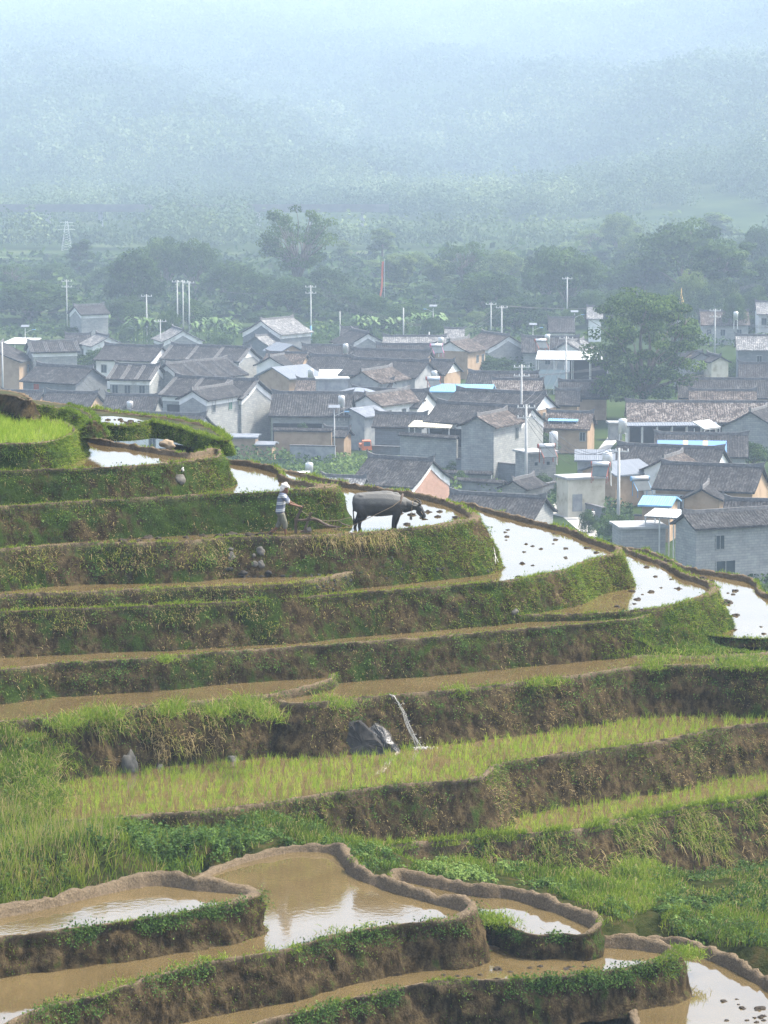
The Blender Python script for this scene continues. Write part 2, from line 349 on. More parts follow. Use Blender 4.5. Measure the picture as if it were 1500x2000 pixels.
def terrain_h(X, Y):
    """terrain height relative to the camera; arrays"""
    X = np.asarray(X, float); Y = np.asarray(Y, float)
    near = np.zeros_like(X); 
    msk = (Y < 125)
    if msk.any():
        xs, ys = X[msk], Y[msk]; out = np.empty(len(xs))
        for i in range(0, len(xs), 4000):
            d2 = (xs[i:i+4000, None] - GC[None, :, 0])**2 + (ys[i:i+4000, None] - GC[None, :, 1])**2 + .02
            wgt = d2**-2.2; out[i:i+4000] = (wgt*GC[None, :, 2]).sum(1)/wgt.sum(1)
        # the sheet stays under every pond that lies over it
        top = np.full(len(xs), 99.0)
        for k, mm in sorted(MESAS.items(), key=lambda kv: kv[1]['z']):
            ins = inside(mm['E'][::3, :2], xs, ys); top = np.where(ins, mm['z'] - .6, top)
        out = np.minimum(out, top); near[msk] = out
    z = near
    front = -23.5 - (72 - Y)*.03
    z = np.where(Y < 74, near*smooth(66, 74, Y) + front*(1 - smooth(66, 74, Y)), z)
    hill = -15 - (Y - 104)*.55
    hill = np.maximum(hill, -42)
    ridge = 106 - np.clip(X, -12, 14)*-.35*0
    t = smooth(103.5, 110, Y); z = z*(1 - t) + np.where(Y > 100, hill, z)*t
    # far side: the floor of the valley and then the mountain with its spurs
    und = np.sin(X*.011 + 1.3)*14 + np.sin(X*.023 + Y*.004)*7
    m = np.maximum(0, Y - 1400 - und*6)*.078
    sp = 26*np.exp(-((X - 190 - (Y - 1100)*.1)/110)**2)*smooth(1010, 1350, Y)
    m2 = m + sp + (np.sin(X*.019 + Y*.006)*7 + np.sin(X*.05 - Y*.011)*3)*smooth(1300, 1600, Y)
    m2 = np.where(m2 > 215, 215 + (m2 - 215)*.1, m2)
    z = z + np.where(Y > 900, m2, 0)
    return z
rows = list(np.arange(40, 66, 2.0)) + list(np.arange(66, 112, .35)) + list(np.arange(112, 130, 1.2)) + list(np.geomspace(130, 5200, 150))
rows = np.array(rows); NC = 190
u = np.linspace(-1, 1, NC)
XX = u[None, :]*(rows[:, None]*.24 + 12); YY = np.repeat(rows[:, None], NC, 1)
HH = terrain_h(XX.ravel(), YY.ravel()).reshape(XX.shape)
ii = np.arange(XX.size).reshape(XX.shape)
F = np.stack([ii[:-1, :-1], ii[:-1, 1:], ii[1:, 1:], ii[1:, :-1]], -1).reshape(-1, 4)
def terrain_material():
    m, nt, b = new_mat('terrain_soil_and_green')
    n1 = noise(nt, .03, 6, .6); n2 = noise(nt, 2.2, 6, .65)
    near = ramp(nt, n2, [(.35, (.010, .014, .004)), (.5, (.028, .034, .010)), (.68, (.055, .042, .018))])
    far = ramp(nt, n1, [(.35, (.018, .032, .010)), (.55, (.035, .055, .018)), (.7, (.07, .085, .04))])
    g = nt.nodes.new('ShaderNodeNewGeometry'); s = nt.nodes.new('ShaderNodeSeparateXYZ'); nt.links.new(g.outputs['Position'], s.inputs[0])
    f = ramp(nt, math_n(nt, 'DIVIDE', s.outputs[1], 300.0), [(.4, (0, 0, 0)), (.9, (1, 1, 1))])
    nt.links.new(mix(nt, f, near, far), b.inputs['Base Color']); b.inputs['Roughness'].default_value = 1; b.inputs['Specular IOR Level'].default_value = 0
    bump(nt, b, math_n(nt, 'ADD', n2, math_n(nt, 'MULTIPLY', noise(nt, 14, 4, .7), .5)), .9, .12); return m
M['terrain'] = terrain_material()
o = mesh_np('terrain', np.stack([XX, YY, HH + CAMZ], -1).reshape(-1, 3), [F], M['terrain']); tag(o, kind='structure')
# ------------------------------------------------------------ haze: even air over the valley
def haze():
    b = MB().box(-1500, 1500, -60, 5400, -46, 255)
    m = bpy.data.materials.new('haze_air'); m.use_nodes = True; nt = m.node_tree; nt.nodes.clear()
    out = nt.nodes.new('ShaderNodeOutputMaterial'); v = nt.nodes.new('ShaderNodeVolumePrincipled')
    v.inputs['Color'].default_value = (.60, .785, 1, 1); v.inputs['Density'].default_value = HAZE_D; v.inputs['Anisotropy'].default_value = 0.0
    nt.links.new(v.outputs[0], out.inputs['Volume'])
    o = b.build('haze', m); tag(o, kind='stuff')
HAZE_D = .0004
haze()
# ------------------------------------------------------------ grass
def blades(base, dirs, L, Wd, curl, c, flat=None):
    """one bent tapering blade per base point -> V, F3, F4, colour value. dirs: unit start directions; curl: pull towards the ground at the tip"""
    n = len(base); up = np.array([0, 0, 1.0])
    az = rng.uniform(0, math.pi, n) if flat is None else flat
    side = np.stack([np.cos(az), np.sin(az)*.5, np.zeros(n)], 1)
    side = side - (side*dirs).sum(1)[:, None]*dirs; side /= np.maximum(np.linalg.norm(side, axis=1), .05)[:, None]
    L = L[:, None]; w = (Wd[:, None])*side*.5
    mid = base + dirs*L*.55 - up*curl[:, None]*L*.12
    tip = base + dirs*L - up*curl[:, None]*L*.62
    V = np.stack([base - w, base + w, mid + w*.75, mid - w*.75, tip], 1).reshape(-1, 3)
    i = np.arange(n)[:, None]*5
    F4 = i + np.array([[0, 1, 2, 3]]); F3 = i + np.array([[3, 2, 4]])
    return V, F3, F4, np.repeat(c, 5)
class Grass:
    def __init__(s): s.b = []
    def add(s, base, dirs, L, W, curl, c):
        if len(base): s.b.append((base, dirs, L, W, curl, c))
    def build(s, name, mat):
        if not s.b: return
        a = [np.concatenate([x[i] for x in s.b]) for i in range(6)]
        V, F3, F4, c = blades(*a)
        return mesh_np(name, V, [F4, F3], mat, attrs={'c': c}, smooth=False)
def unit(v): return v/np.maximum(np.linalg.norm(v, axis=1), 1e-6)[:, None]
def nz(P3, s, off=0.): return np.array([mnoise.noise((p[0]*s + off, p[1]*s, p[2]*s)) for p in P3])
M['grass'] = foliage_mat('grass_blades', [(0, (.022, .040, .007)), (.3, (.06, .105, .014)), (.55, (.15, .23, .024)), (.75, (.27, .33, .045)), (.86, (.30, .25, .09)), (1, (.42, .33, .17))], .4)
M['rice'] = foliage_mat('rice_leaf', [(0, (.13, .22, .02)), (.5, (.24, .36, .035)), (1, (.40, .46, .08))], .5)
M['leaf'] = foliage_mat('leaf', [(0, (.016, .032, .008)), (.35, (.04, .085, .016)), (.7, (.085, .15, .03)), (1, (.17, .24, .06))], .3)
def in_view(P3, mx=40):
    a = P3[:, 1]; x = P3[:, 0]*FOC/(a*1.01) + 750
    return (x > -mx) & (x < 1500 + mx)
def wall_grass(key, dens, lo, hi, c0, c1, vr=(0, 1), thr=-.1, ns=.8, hang=.6, width=.014, xr=None, gr=None, up=.5):
    mm = MESAS[key]; V = mm['V']; n, m = mm['n'], mm['m']
    vis = (mm['E'][:, 4] > .5) & (mm['nrm'][:, 1] < .35)
    seg = np.nonzero(vis)[0]
    if not len(seg): return
    lv = int(m - 6); hgt = mm['z'] - mm['zdown']
    area = len(seg)*.1*hgt*(vr[1] - vr[0]); k = int(dens*area)
    i = rng.choice(seg, k); j = 5 + rng.uniform(vr[0], vr[1], k)*lv; j = np.clip(j, 0, m - 1.01); j0 = j.astype(int); f = (j - j0)[:, None]; g = rng.uniform(0, 1, k)[:, None]
    i2 = (i + 1) % n
    p = (V[i, j0]*(1-f) + V[i, j0+1]*f)*(1-g) + (V[i2, j0]*(1-f) + V[i2, j0+1]*f)*g
    ok = in_view(p); p = p[ok]; i = i[ok]
    if xr:
        px = p[:, 0]*FOC/(p[:, 1]*1.01) + 750; e = rng.normal(0, 18, len(px)); ok = (px + e > xr[0]) & (px + e < xr[1]); p = p[ok]; i = i[ok]
    if not len(p): return
    nn = nz(p, ns, hash(key) % 50) + .5*nz(p, ns*3.3, 7)
    keep = nn + rng.normal(0, .12, len(p)) > thr; p = p[keep]; i = i[keep]; nn = nn[keep]; k = len(p)
    if not k: return
    o = np.concatenate([mm['nrm'][i], np.zeros((k, 1))], 1)
    d = unit(o*.8 + rng.normal(0, .45, (k, 3)) + np.array([0, 0, up]))
    L = rng.uniform(lo, hi, k)*(.7 + .6*rng.random(k)); c = np.clip(rng.uniform(c0, c1, k) + .25*nz(p, 1.7, 30), 0, 1)
    (gr or G).add(p - o*.01, d, L, np.full(k, width)*rng.uniform(.7, 1.4, k), np.clip(rng.normal(hang, .3, k), 0, 1.6), c)
def rim_grass(key, dens, lo, hi, c0, c1, thr=0., ns=1.2, out=(.1, .5), xr=None, width=.015, back=False, hang=.5, spread=.35):
    """tufts standing on the rim"""
    mm = MESAS[key]; V = mm['V']; n = mm['n']
    vis = (mm['E'][:, 4] > .5) & ((mm['nrm'][:, 1] < .35) | back); seg = np.nonzero(vis)[0]
    k = int(dens*len(seg)*.1); i = rng.choice(seg, k); col = rng.integers(3, 7, k)
    p = V[i, col] + rng.normal(0, .03, (k, 3))*np.array([1, 1, 0])
    ok = in_view(p); p = p[ok]; i = i[ok]
    if xr:
        px = p[:, 0]*FOC/(p[:, 1]*1.01) + 750; ok = (px > xr[0]) & (px < xr[1]); p = p[ok]; i = i[ok]
    if not len(p): return
    nn = nz(p, ns, 3 + hash(key) % 40) + .4*nz(p, ns*4, 17); keep = nn > thr; p = p[keep]; i = i[keep]; nn = nn[keep]; k = len(p)
    if not k: return
    o = np.concatenate([mm['nrm'][i], np.zeros((k, 1))], 1)
    d = unit(o*.25 + rng.normal(0, spread, (k, 3)) + np.array([0, 0, 1.]))
    L = rng.uniform(lo, hi, k)*(.6 + np.clip(nn, 0, 1)); c = np.clip(rng.uniform(c0, c1, k), 0, 1)
    G.add(p, d, L, np.full(k, width)*rng.uniform(.7, 1.3, k), np.clip(rng.normal(hang, .25, k), 0, 1.3), c)
def hash(s): return sum(ord(ch)*(i+3) for i, ch in enumerate(s))
def tuft(px, py, z, n, lo, hi, c0, c1, rad=.15, hang=.7, spread=.6, width=.016, dry=0.):
    x, y, zz = P(px, py, z); b = np.array([[x, y, zz]]) + np.stack([rng.normal(0, rad, n), rng.normal(0, rad, n), rng.normal(0, rad*.3, n)], 1)
    d = unit(rng.normal(0, spread, (n, 3)) + np.array([0, -.15, 1.])); d[:, 2] = np.abs(d[:, 2])
    c = rng.uniform(c0, c1, n); dm = rng.random(n) < dry; c[dm] = rng.uniform(.85, 1, dm.sum())
    G.add(b, d, rng.uniform(lo, hi, n), np.full(n, width)*rng.uniform(.7, 1.3, n), np.clip(rng.normal(hang, .3, n), 0, 1.6), c)
G = Grass()
# upper banks: short, dense and mossy with brown gaps
for key, dn in (('u1', 420), ('s1', 500), ('t0', 520), ('t1', 480), ('t2', 480), ('t3', 420), ('t4a', 300), ('t4b', 380), ('t5', 460), ('t6', 330), ('t7', 420)):
    wall_grass(key, dn, .05, .12, .0, .42, thr=-.12)
    wall_grass(key, dn*.6, .05, .14, .3, .75, vr=(0, .28), thr=-.05, ns=1.3)
    wall_grass(key, dn*.22, .06, .15, .84, 1, thr=.05, ns=.6)
    rim_grass(key, 90, .05, .16, .42, .78, thr=-.1)
# greener noses of the right-hand ends
wall_grass('t0', 900, .08, .2, .35, .7, xr=(85, 170), thr=-.6); wall_grass('t0', 500, .08, .22, .3, .65, vr=(0, .5), thr=-.3)
wall_grass('t1', 700, .06, .15, .35, .65, xr=(400, 450), thr=-.3); wall_grass('t2', 600, .06, .16, .3, .6, xr=(570, 690), thr=-.3)
wall_grass('t3', 700, .05, .14, .35, .7, xr=(800, 1010), thr=-.25); wall_grass('t4b', 900, .05, .13, .4, .75, xr=(1110, 1250), thr=-.7)
wall_grass('t4b', 500, .05, .14, .35, .65, xr=(740, 1110), thr=-.05); wall_grass('t5', 800, .05, .14, .4, .7, xr=(1290, 1430), thr=-.5)
wall_grass('s1', 1100, .06, .16, .35, .7, thr=-.6); wall_grass('u1', 900, .08, .2, .3, .65, thr=-.4)
wall_grass('t7', 400, .05, .2, .25, .6, thr=-.3); wall_grass('t6', 600, .08, .2, .3, .65, xr=(1180, 1300), thr=-.5)
# dry straw hanging over the plough team's bank and the orange dry grass of the bank below
wall_grass('t3', 420, .2, .45, .84, 1, vr=(0, .22), thr=-.5, xr=(600, 780), hang=1.3, width=.012)
wall_grass('t3', 260, .1, .25, .7, .95, vr=(0, .5), thr=-.1, xr=(-50, 600))
wall_grass('t4a', 420, .06, .16, .78, .95, thr=.0, xr=(-60, 620)); wall_grass('t4b', 320, .08, .2, .78, .95, vr=(0, .4), thr=-.1, xr=(-60, 620), hang=.9)
rim_grass('t4a', 120, .06, .18, .7, .9, thr=-.2, xr=(-60, 650)); rim_grass('t4b', 110, .06, .15, .5, .8, thr=-.2)
rim_grass('s1', 320, .12, .3, .35, .75, thr=-.5, back=True); rim_grass('u1', 200, .1, .22, .3, .6, thr=-.4, back=True)
for key in ('t1', 't2', 't3', 't4b', 't5', 't7'): rim_grass(key, 150, .07, .2, .4, .75, thr=.12, back=True, ns=1.)
# lower banks
for key in ('t8a', 't8b', 't9'):
    wall_grass(key, 230, .05, .13, .1, .5, thr=.02); wall_grass(key, 160, .06, .16, .82, 1, thr=.1, ns=.7); wall_grass(key, 260, .08, .22, .25, .6, vr=(0, .25), thr=.02)
    rim_grass(key, 110, .06, .2, .35, .7, thr=.0)
wall_grass('t8a', 420, .15, .45, .3, .65, vr=(0, .7), xr=(-60, 240), thr=-.3, hang=1.); wall_grass('t8a', 300, .15, .45, .84, 1, vr=(0, .8), xr=(-60, 420), thr=-.1, hang=1.2)
wall_grass('t8a', 300, .12, .4, .3, .6, vr=(0, .4), xr=(300, 620), thr=.02, hang=1.)
for px, py in ((345, 1385), (330, 1392), (470, 1378), (500, 1385), (525, 1400), (420, 1390), (180, 1400), (215, 1400), (130, 1415)):
    tuft(px, py, Z['t8a'], 260, .3, .75, .4, .7, rad=.22, dry=.12)
for px, py, k in ((640, 1368, 's'), (670, 1378, 's'), (895, 1348, 's'), (1045, 1335, 's'), (1085, 1332, 's'), (1275, 1306, 's'), (1425, 1300, 's')):
    tuft(px, py, Z['t8b'], 200, .15, .42, .4, .68, rad=.2, dry=.1)
for px, py in ((1280, 1290), (1305, 1285), (1240, 1270), (1260, 1240), (1330, 1262), (1350, 1278), (1400, 1280), (1470, 1285), (1440, 1292), (1420, 1300), (1490, 1298), (1460, 1301)):
    tuft(px, py, -16.7, 220, .12, .38, .35, .65, rad=.28, dry=.08)
for px, py in ((325, 1290), (322, 1287), (60, 1150), (290, 1152)): tuft(px, py, Z['t6'] if py > 1200 else Z['t4a'], 120, .12, .3, .4, .7, rad=.15)
for px, py in ((20,1480),(45,1490),(70,1500),(95,1470),(30,1515),(60,1525),(85,1535),(40,1550),(70,1560),(100,1500),(25,1580),(55,1590),(90,1575),(110,1555)):
    tuft(px, py, -17.45 - (py - 1480)*.006, 240, .25, .6, .25, .65, rad=.3, dry=.15)
# the bank under the lower rice field: long grass over dark earth
wall_grass('t10', 420, .2, .6, .25, .65, vr=(0, .55), thr=.08, hang=1., width=.018); wall_grass('t10', 240, .2, .55, .84, 1, vr=(0, .9), thr=.0, hang=1.2)
wall_grass('t10', 260, .1, .3, .1, .45, vr=(.3, 1), thr=.1, hang=.8)
rim_grass('t10', 420, .2, .55, .4, .75, thr=-.3, hang=.7, width=.018)
for key in ('p1', 'p2', 'p3', 'p4'):
    wall_grass(key, 420, .04, .11, .2, .6, vr=(0, .3), thr=.05, ns=1.4); wall_grass(key, 120, .05, .12, .15, .55, thr=.12)
    rim_grass(key, 200, .05, .17, .38, .68, thr=.1, ns=1.7)
wall_grass('p1', 600, .06, .16, .3, .6, xr=(480, 545), thr=-.3); rim_grass('p4', 700, .1, .3, .4, .7, xr=(1290, 1380), thr=-.8)
wall_grass('p4', 500, .06, .2, .35, .65, xr=(1240, 1420), vr=(0, .4), thr=-.2)
for px, py, z in ((940, 1793, -19), (965, 1795, -19), (985, 1803, -19.1), (1000, 1812, -19.3), (920, 1795, -19), (1335, 1860, -20.1), (1350, 1865, -20.1), (1320, 1868, -20.1), (1300, 1880, -20.1)):
    tuft(px, py, z, 260, .12, .3, .45, .7, rad=.2, dry=.03)
for px, py in ((215, 1935), (240, 1920), (180, 1943), (400, 1877), (430, 1873), (520, 1862), (575, 1852), (660, 1822), (120, 1957), (350, 1890), (720, 1812)):
    tuft(px, py, Z['p2'], 90, .08, .24, .42, .68, rad=.14, dry=.05)
o = G.build('grass', M['grass']); tag(o, kind='stuff')
print('blades', len(o.data.vertices)//5)
# ------------------------------------------------------------ rice seedlings standing in the water
def px_poly(poly, z, dens):
    """random points inside a pixel outline lying on the plane z"""
    W3 = np.array([P(a, b, z)[:2] for a, b in poly]); x0, y0 = W3.min(0); x1, y1 = W3.max(0)
    k = int(dens*(x1-x0)*(y1-y0)); xs = rng.uniform(x0, x1, k); ys = rng.uniform(y0, y1, k)
    ok = inside(W3, xs, ys); return xs[ok], ys[ok]
G = Grass()
def rice(key, dens, lo, hi, n=6, gap=-.45, skip=()):
    mm = MESAS[key]; E = mm['E'][:, :2]; x0, y0 = E.min(0); x1, y1 = E.max(0)
    k = int(dens*(x1-x0)*(y1-y0)); xs = rng.uniform(x0, x1, k); ys = rng.uniform(y0, y1, k)
    ok = inside(E, xs, ys)
    for k2, m2 in MESAS.items():
        if m2['z'] > mm['z'] + .2 and k2 not in skip: ok &= ~inside(m2['E'][::2, :2] + m2['nrm'][::2]*.5, xs, ys)
    p = np.stack([xs, ys, np.full(k, mm['z'] + CAMZ - .01)], 1)[ok]; p = p[in_view(p)]
    p = p[nz(p, .35, 4) > gap]
    k = len(p); q = np.repeat(p, n, 0) + np.stack([rng.normal(0, .025, k*n), rng.normal(0, .025, k*n), np.zeros(k*n)], 1)
    d = unit(rng.normal(0, .24, (k*n, 3)) + np.array([.05, 0, 1.])); hh = np.repeat(.75 + .5*rng.random(k), n)
    G.add(q, d, rng.uniform(lo, hi, k*n)*hh, rng.uniform(.006, .012, k*n), np.clip(rng.normal(.3, .2, k*n), 0, .8), np.clip(np.repeat(rng.uniform(.1, .9, k), n) + rng.normal(0, .1, k*n), 0, 1))
rice('t9', 23, .14, .33, gap=-.7); rice('t10', 23, .14, .33, gap=-.7); rice('t0', 60, .15, .34, gap=-.8)
o = G.build('rice_seedlings', M['rice']); tag(o, kind='stuff')
# ------------------------------------------------------------ meadow and rough grass on the slopes between the terraces
G = Grass()
def px_inside(poly, px, py):
    q = np.array(poly, float); return inside(q, px, py)
_cand = None
def ground_pts(poly, dens):
    """random points of the near ground whose image falls inside the pixel outline"""
    q = np.array(poly, float); res = []
    area_tot = 0
    x0, x1 = (q[:, 0].min() - 750)/FOC*66, (q[:, 0].max() - 750)/FOC*118; x0 = min(x0, (q[:, 0].min() - 750)/FOC*118); x1 = max(x1, (q[:, 0].max() - 750)/FOC*66)
    # coarse search for the depth range
    gx, gy = np.meshgrid(np.linspace(x0, x1, 40), np.linspace(66, 118, 90)); gz = terrain_h(gx.ravel(), gy.ravel())
    def proj(X, Y, Zr):
        dep = Y*math.cos(PITCH) - Zr*math.sin(PITCH); up_ = Y*math.sin(PITCH) + Zr*math.cos(PITCH); return 750 + X/dep*FOC, 1000 - up_/dep*FOC
    px, py = proj(gx.ravel(), gy.ravel(), gz); ok = inside(q, px, py)
    if not ok.any(): return np.zeros((0, 3))
    X0, X1, Y0, Y1 = gx.ravel()[ok].min() - .7, gx.ravel()[ok].max() + .7, gy.ravel()[ok].min() - .7, gy.ravel()[ok].max() + .7
    k = int(dens*(X1-X0)*(Y1-Y0)); X = rng.uniform(X0, X1, k); Y = rng.uniform(Y0, Y1, k); Zr = terrain_h(X, Y); px, py = proj(X, Y, Zr); ok = inside(q, px, py)
    return np.stack([X, Y, Zr + CAMZ], 1)[ok]
def meadow(poly, z, dens, lo, hi, c0, c1, thr=-.5, ns=.5, width=.016, hang=.5, dry=.08, spread=.25, lift=0., clump=0.):
    p = ground_pts(poly, dens*1.6)
    if clump and len(p) > 60:
        s_ = p[::30]; k = rng.integers(0, len(s_), len(p)); p = s_[k] + np.stack([rng.normal(0, clump, len(k)), rng.normal(0, clump, len(k)), np.zeros(len(k))], 1)
        p[:, 2] = terrain_h(p[:, 0], p[:, 1]) + CAMZ
    # nothing grows out of the ponds
    ok = np.ones(len(p), bool)
    for k2, m2 in MESAS.items():
        if k2 not in ('u1', 'u2', 's1'): ok &= ~inside(m2['E'][::2, :2] + m2['nrm'][::2]*.25, p[:, 0], p[:, 1])
    p = p[ok]; nn = nz(p, ns, 2); p = p[nn > thr]; k = len(p)
    if not k: return
    d = unit(rng.normal(0, spread, (k, 3)) + np.array([.05, -.05, 1.]))
    c = np.clip(rng.uniform(c0, c1, k) + .22*nz(p, .9, 12), 0, .84); dm = rng.random(k) < dry; c[dm] = rng.uniform(.84, 1, dm.sum())
    G.add(p, d, rng.uniform(lo, hi, k)*(.75 + .5*nz(p, .8, 9)), np.full(k, width)*rng.uniform(.7, 1.3, k), np.clip(rng.normal(hang, .25, k), 0, 1.3), c)
meadow([(-60,1430),(90,1440),(120,1590),(700,1640),(740,1720),(650,1672),(420,1705),(170,1745),(-60,1810)], -18.2, 110, .25, .7, .25, .7)
meadow([(-60,1560),(120,1600),(240,1650),(180,1720),(-60,1760)], -18.1, 40, .7, 1.15, .5, .8, thr=-.2, dry=.45, hang=.25, width=.012)
meadow([(-60,1680),(150,1690),(180,1750),(-60,1800)], -18.0, 160, .3, .6, .5, .75, hang=.6)
meadow([(100,1595),(700,1560),(700,1600),(100,1640)], -18.4, 260, .35, .75, .35, .7, clump=.35, hang=.8)
meadow([(400,1560),(700,1545),(720,1640),(400,1640)], -18.4, 200, .5, .9, .1, .45, clump=.3, hang=1.1, dry=.1)
meadow([(640,1640),(900,1660),(1300,1700),(1400,1850),(1250,1815),(1150,1770),(1000,1722),(750,1700)], -20.1, 220, .2, .55, .3, .68, hang=.8)
meadow([(1000,1620),(1250,1620),(1330,1820),(1180,1790)], -20.4, 160, .4, .8, .4, .72, clump=.35, hang=1.0)
meadow([(1180,1680),(1350,1660),(1560,1650),(1560,1790),(1180,1790)], -20.4, 200, .12, .5, .2, .6, thr=-.12, hang=.9, dry=.2)
meadow([(-60,1400),(130,1400),(130,1600),(-60,1600)], -17, 380, .2, .6, .2, .6, hang=.8, dry=.2)
meadow([(1250,1780),(1560,1770),(1560,1850),(1400,1850)], -20.8, 240, .12, .4, .35, .65, hang=.7)
meadow([(1230,1195),(1300,1210),(1560,1260),(1560,1300),(1220,1300)], -16.8, 600, .08, .25, .2, .6, hang=.7)
# knoll falling away at the upper left, and the grass behind the rims
meadow([(150,800),(330,815),(460,850),(560,915),(420,900),(150,850)], -10.9, 420, .12, .34, .3, .72, thr=-.8, hang=.7)
meadow([(560,890),(640,925),(760,950),(900,985),(1000,1000),(1200,1060),(1500,1110),(1500,1140),(1180,1080),(980,1015),(860,985),(640,945),(540,925)], -14.0, 260, .1, .24, .45, .75, hang=.5, thr=-.15)
o = G.build('grass', M['grass']); tag(o, kind='stuff')
print('meadow', len(o.data.vertices)//5)
def quads(cen, nrm, size, c):
    """leaf sprays: one bent quad per centre"""
    n = len(cen); a = rng.normal(0, 1, (n, 3)); u = unit(np.cross(nrm, a)); v = np.cross(nrm, u)
    s = size[:, None]*.5; w = s*rng.uniform(.45, .8, n)[:, None]
    V = np.stack([cen - u*s, cen - v*w + nrm*s*.18, cen + u*s, cen + v*w + nrm*s*.18], 1).reshape(-1, 3)
    i = np.arange(n)[:, None]*4
    return V, i + np.array([[0, 1, 2, 3]]), np.repeat(c, 4)

# ------------------------------------------------------------ broad leaved weeds and herbs
WD = []
def weeds(poly, dens, hmax, size=.07, c0=.2, c1=.8, clump=.16, thr=-.1, white=0.):
    """low herbs: leafy mounds over the near ground seen inside the pixel outline"""
    s_ = ground_pts(poly, dens/26.)
    ok = np.ones(len(s_), bool)
    for k2, m2 in MESAS.items():
        if k2 not in ('u1', 'u2', 's1'): ok &= ~inside(m2['E'][::2, :2] + m2['nrm'][::2]*.3, s_[:, 0], s_[:, 1])
    s_ = s_[ok]
    if not len(s_): return
    s_ = s_[nz(s_, .7, 8) > thr]; n = 26; k = len(s_)*n
    if not k: return
    hh = np.repeat(hmax*rng.uniform(.35, 1, len(s_)), n); d = unit(rng.normal(0, 1, (k, 3))); d[:, 2] = np.abs(d[:, 2])
    c = np.repeat(s_, n, 0) + d*np.stack([np.full(k, clump), np.full(k, clump), hh], 1)*rng.uniform(.5, 1, k)[:, None]
    nn = unit(d + rng.normal(0, .5, (k, 3)) + np.array([0, -.2, .6])); WD.append((c, nn, size*rng.uniform(.6, 1.5, k), np.clip(np.repeat(rng.uniform(c0, c1, len(s_)), n) + rng.normal(0, .12, k), 0, 1)))
def bank_weeds(key, n, xr=None, vr=(0, .6), size=.05, c0=.2, c1=.8, per=18, clump=.1):
    mm = MESAS[key]; V = mm['V']; vis = (mm['E'][:, 4] > .5) & (mm['nrm'][:, 1] < .3); seg = np.nonzero(vis)[0]; i = rng.choice(seg, n); j = (5 + rng.uniform(vr[0], vr[1], n)*(mm['m'] - 7)).astype(int)
    p = V[i, j]; ok = in_view(p); p = p[ok]; i = i[ok]; px = p[:, 0]*FOC/(p[:, 1]*1.01) + 750
    if xr: ok = (px > xr[0]) & (px < xr[1]); p = p[ok]; i = i[ok]
    ok = nz(p, 1.1, hash(key) % 31) > -.05; p = p[ok]; i = i[ok]; k = len(p)*per
    if not k: return
    o = np.repeat(np.concatenate([mm['nrm'][i], np.zeros((len(i), 1))], 1), per, 0); d = rng.normal(0, 1, (k, 3))*np.array([clump, clump*.5, clump*.8]); c = np.repeat(p, per, 0) + d + o*rng.uniform(0, .05, k)[:, None]
    WD.append((c, unit(o + rng.normal(0, .5, (k, 3)) + np.array([0, 0, .5])), size*rng.uniform(.6, 1.5, k), np.clip(np.repeat(rng.uniform(c0, c1, len(p)), per) + rng.normal(0, .12, k), 0, 1)))
weeds([(-60,1430),(120,1430),(130,1600),(700,1565),(740,1720),(650,1672),(420,1705),(170,1745),(-60,1810)], 420, .35)
weeds([(130,1580),(420,1570),(560,1600),(420,1690),(200,1690)], 500, .6, size=.09, c0=.15, c1=.6)
weeds([(640,1640),(900,1660),(1300,1700),(1400,1850),(1250,1815),(1150,1770),(1000,1722),(750,1700)], 500, .28, c0=.3, c1=.9)
weeds([(800,1680),(1010,1690),(1010,1730),(830,1715)], 900, .3, size=.08, c0=.75, c1=1)
weeds([(1000,1620),(1560,1560),(1560,1850),(1400,1850),(1200,1790)], 380, .3, c0=.1, c1=.7)
weeds([(1230,1195),(1300,1210),(1560,1260),(1560,1300),(1220,1300)], 420, .2, size=.05)
weeds([(150,800),(330,815),(460,850),(560,915),(420,900),(150,850)], 420, .25, size=.06)
for key, n in (('t0', 160), ('t1', 300), ('t2', 420), ('t3', 420), ('t4a', 160), ('t4b', 380), ('t5', 200), ('t6', 420), ('t7', 120), ('t8a', 200), ('t8b', 260), ('t9', 240), ('t10', 420)): bank_weeds(key, n)
for key, n in (('p1', 520), ('p2', 460), ('p3', 160), ('p4', 700)): bank_weeds(key, n, vr=(0, .35), size=.05, c0=.2, c1=.7)
bank_weeds('t3', 500, xr=(760, 1000), vr=(0, .9), c0=.4, c1=1); bank_weeds('t4b', 400, xr=(1000, 1250), vr=(0, .9), c0=.4, c1=1)
a_ = [np.concatenate([x[i] for x in WD]) for i in range(4)]; V, F, c = quads(*a_)
o = mesh_np('weeds', V, [F], M['leaf'], attrs={'c': c}, smooth=False); tag(o, kind='stuff'); print('weeds', len(F))
# ------------------------------------------------------------ village
def tile_mat(name, dark, light, amt=.62, streak=False):
    m, nt, b = new_mat(name)
    n1 = noise(nt, 1.1, 5, .65); n2 = noise(nt, 6, 3, .7, stretch=(1, .25, 1)); n3 = noise(nt, .35, 3, .6)
    f = math_n(nt, 'ADD', math_n(nt, 'MULTIPLY', n2, .65), math_n(nt, 'MULTIPLY', n1, .38))
    c = ramp(nt, f, [(.36, tuple(x*.6 for x in dark)), (.5, dark), (amt, tuple(.5*a+.5*l for a, l in zip(dark, light))), (amt + .1, light)])
    c = mix(nt, math_n(nt, 'MULTIPLY', n3, .4), c, (.045, .038, .032))
    nt.links.new(c, b.inputs['Base Color']); b.inputs['Roughness'].default_value = .95; b.inputs['Specular IOR Level'].default_value = .08
    return m
M['tile'] = tile_mat('grey_roof_tile', (.020, .021, .025), (.20, .20, .20), .66)
M['tile_brown'] = tile_mat('weathered_brown_tile', (.045, .036, .033), (.28, .25, .23), .60)
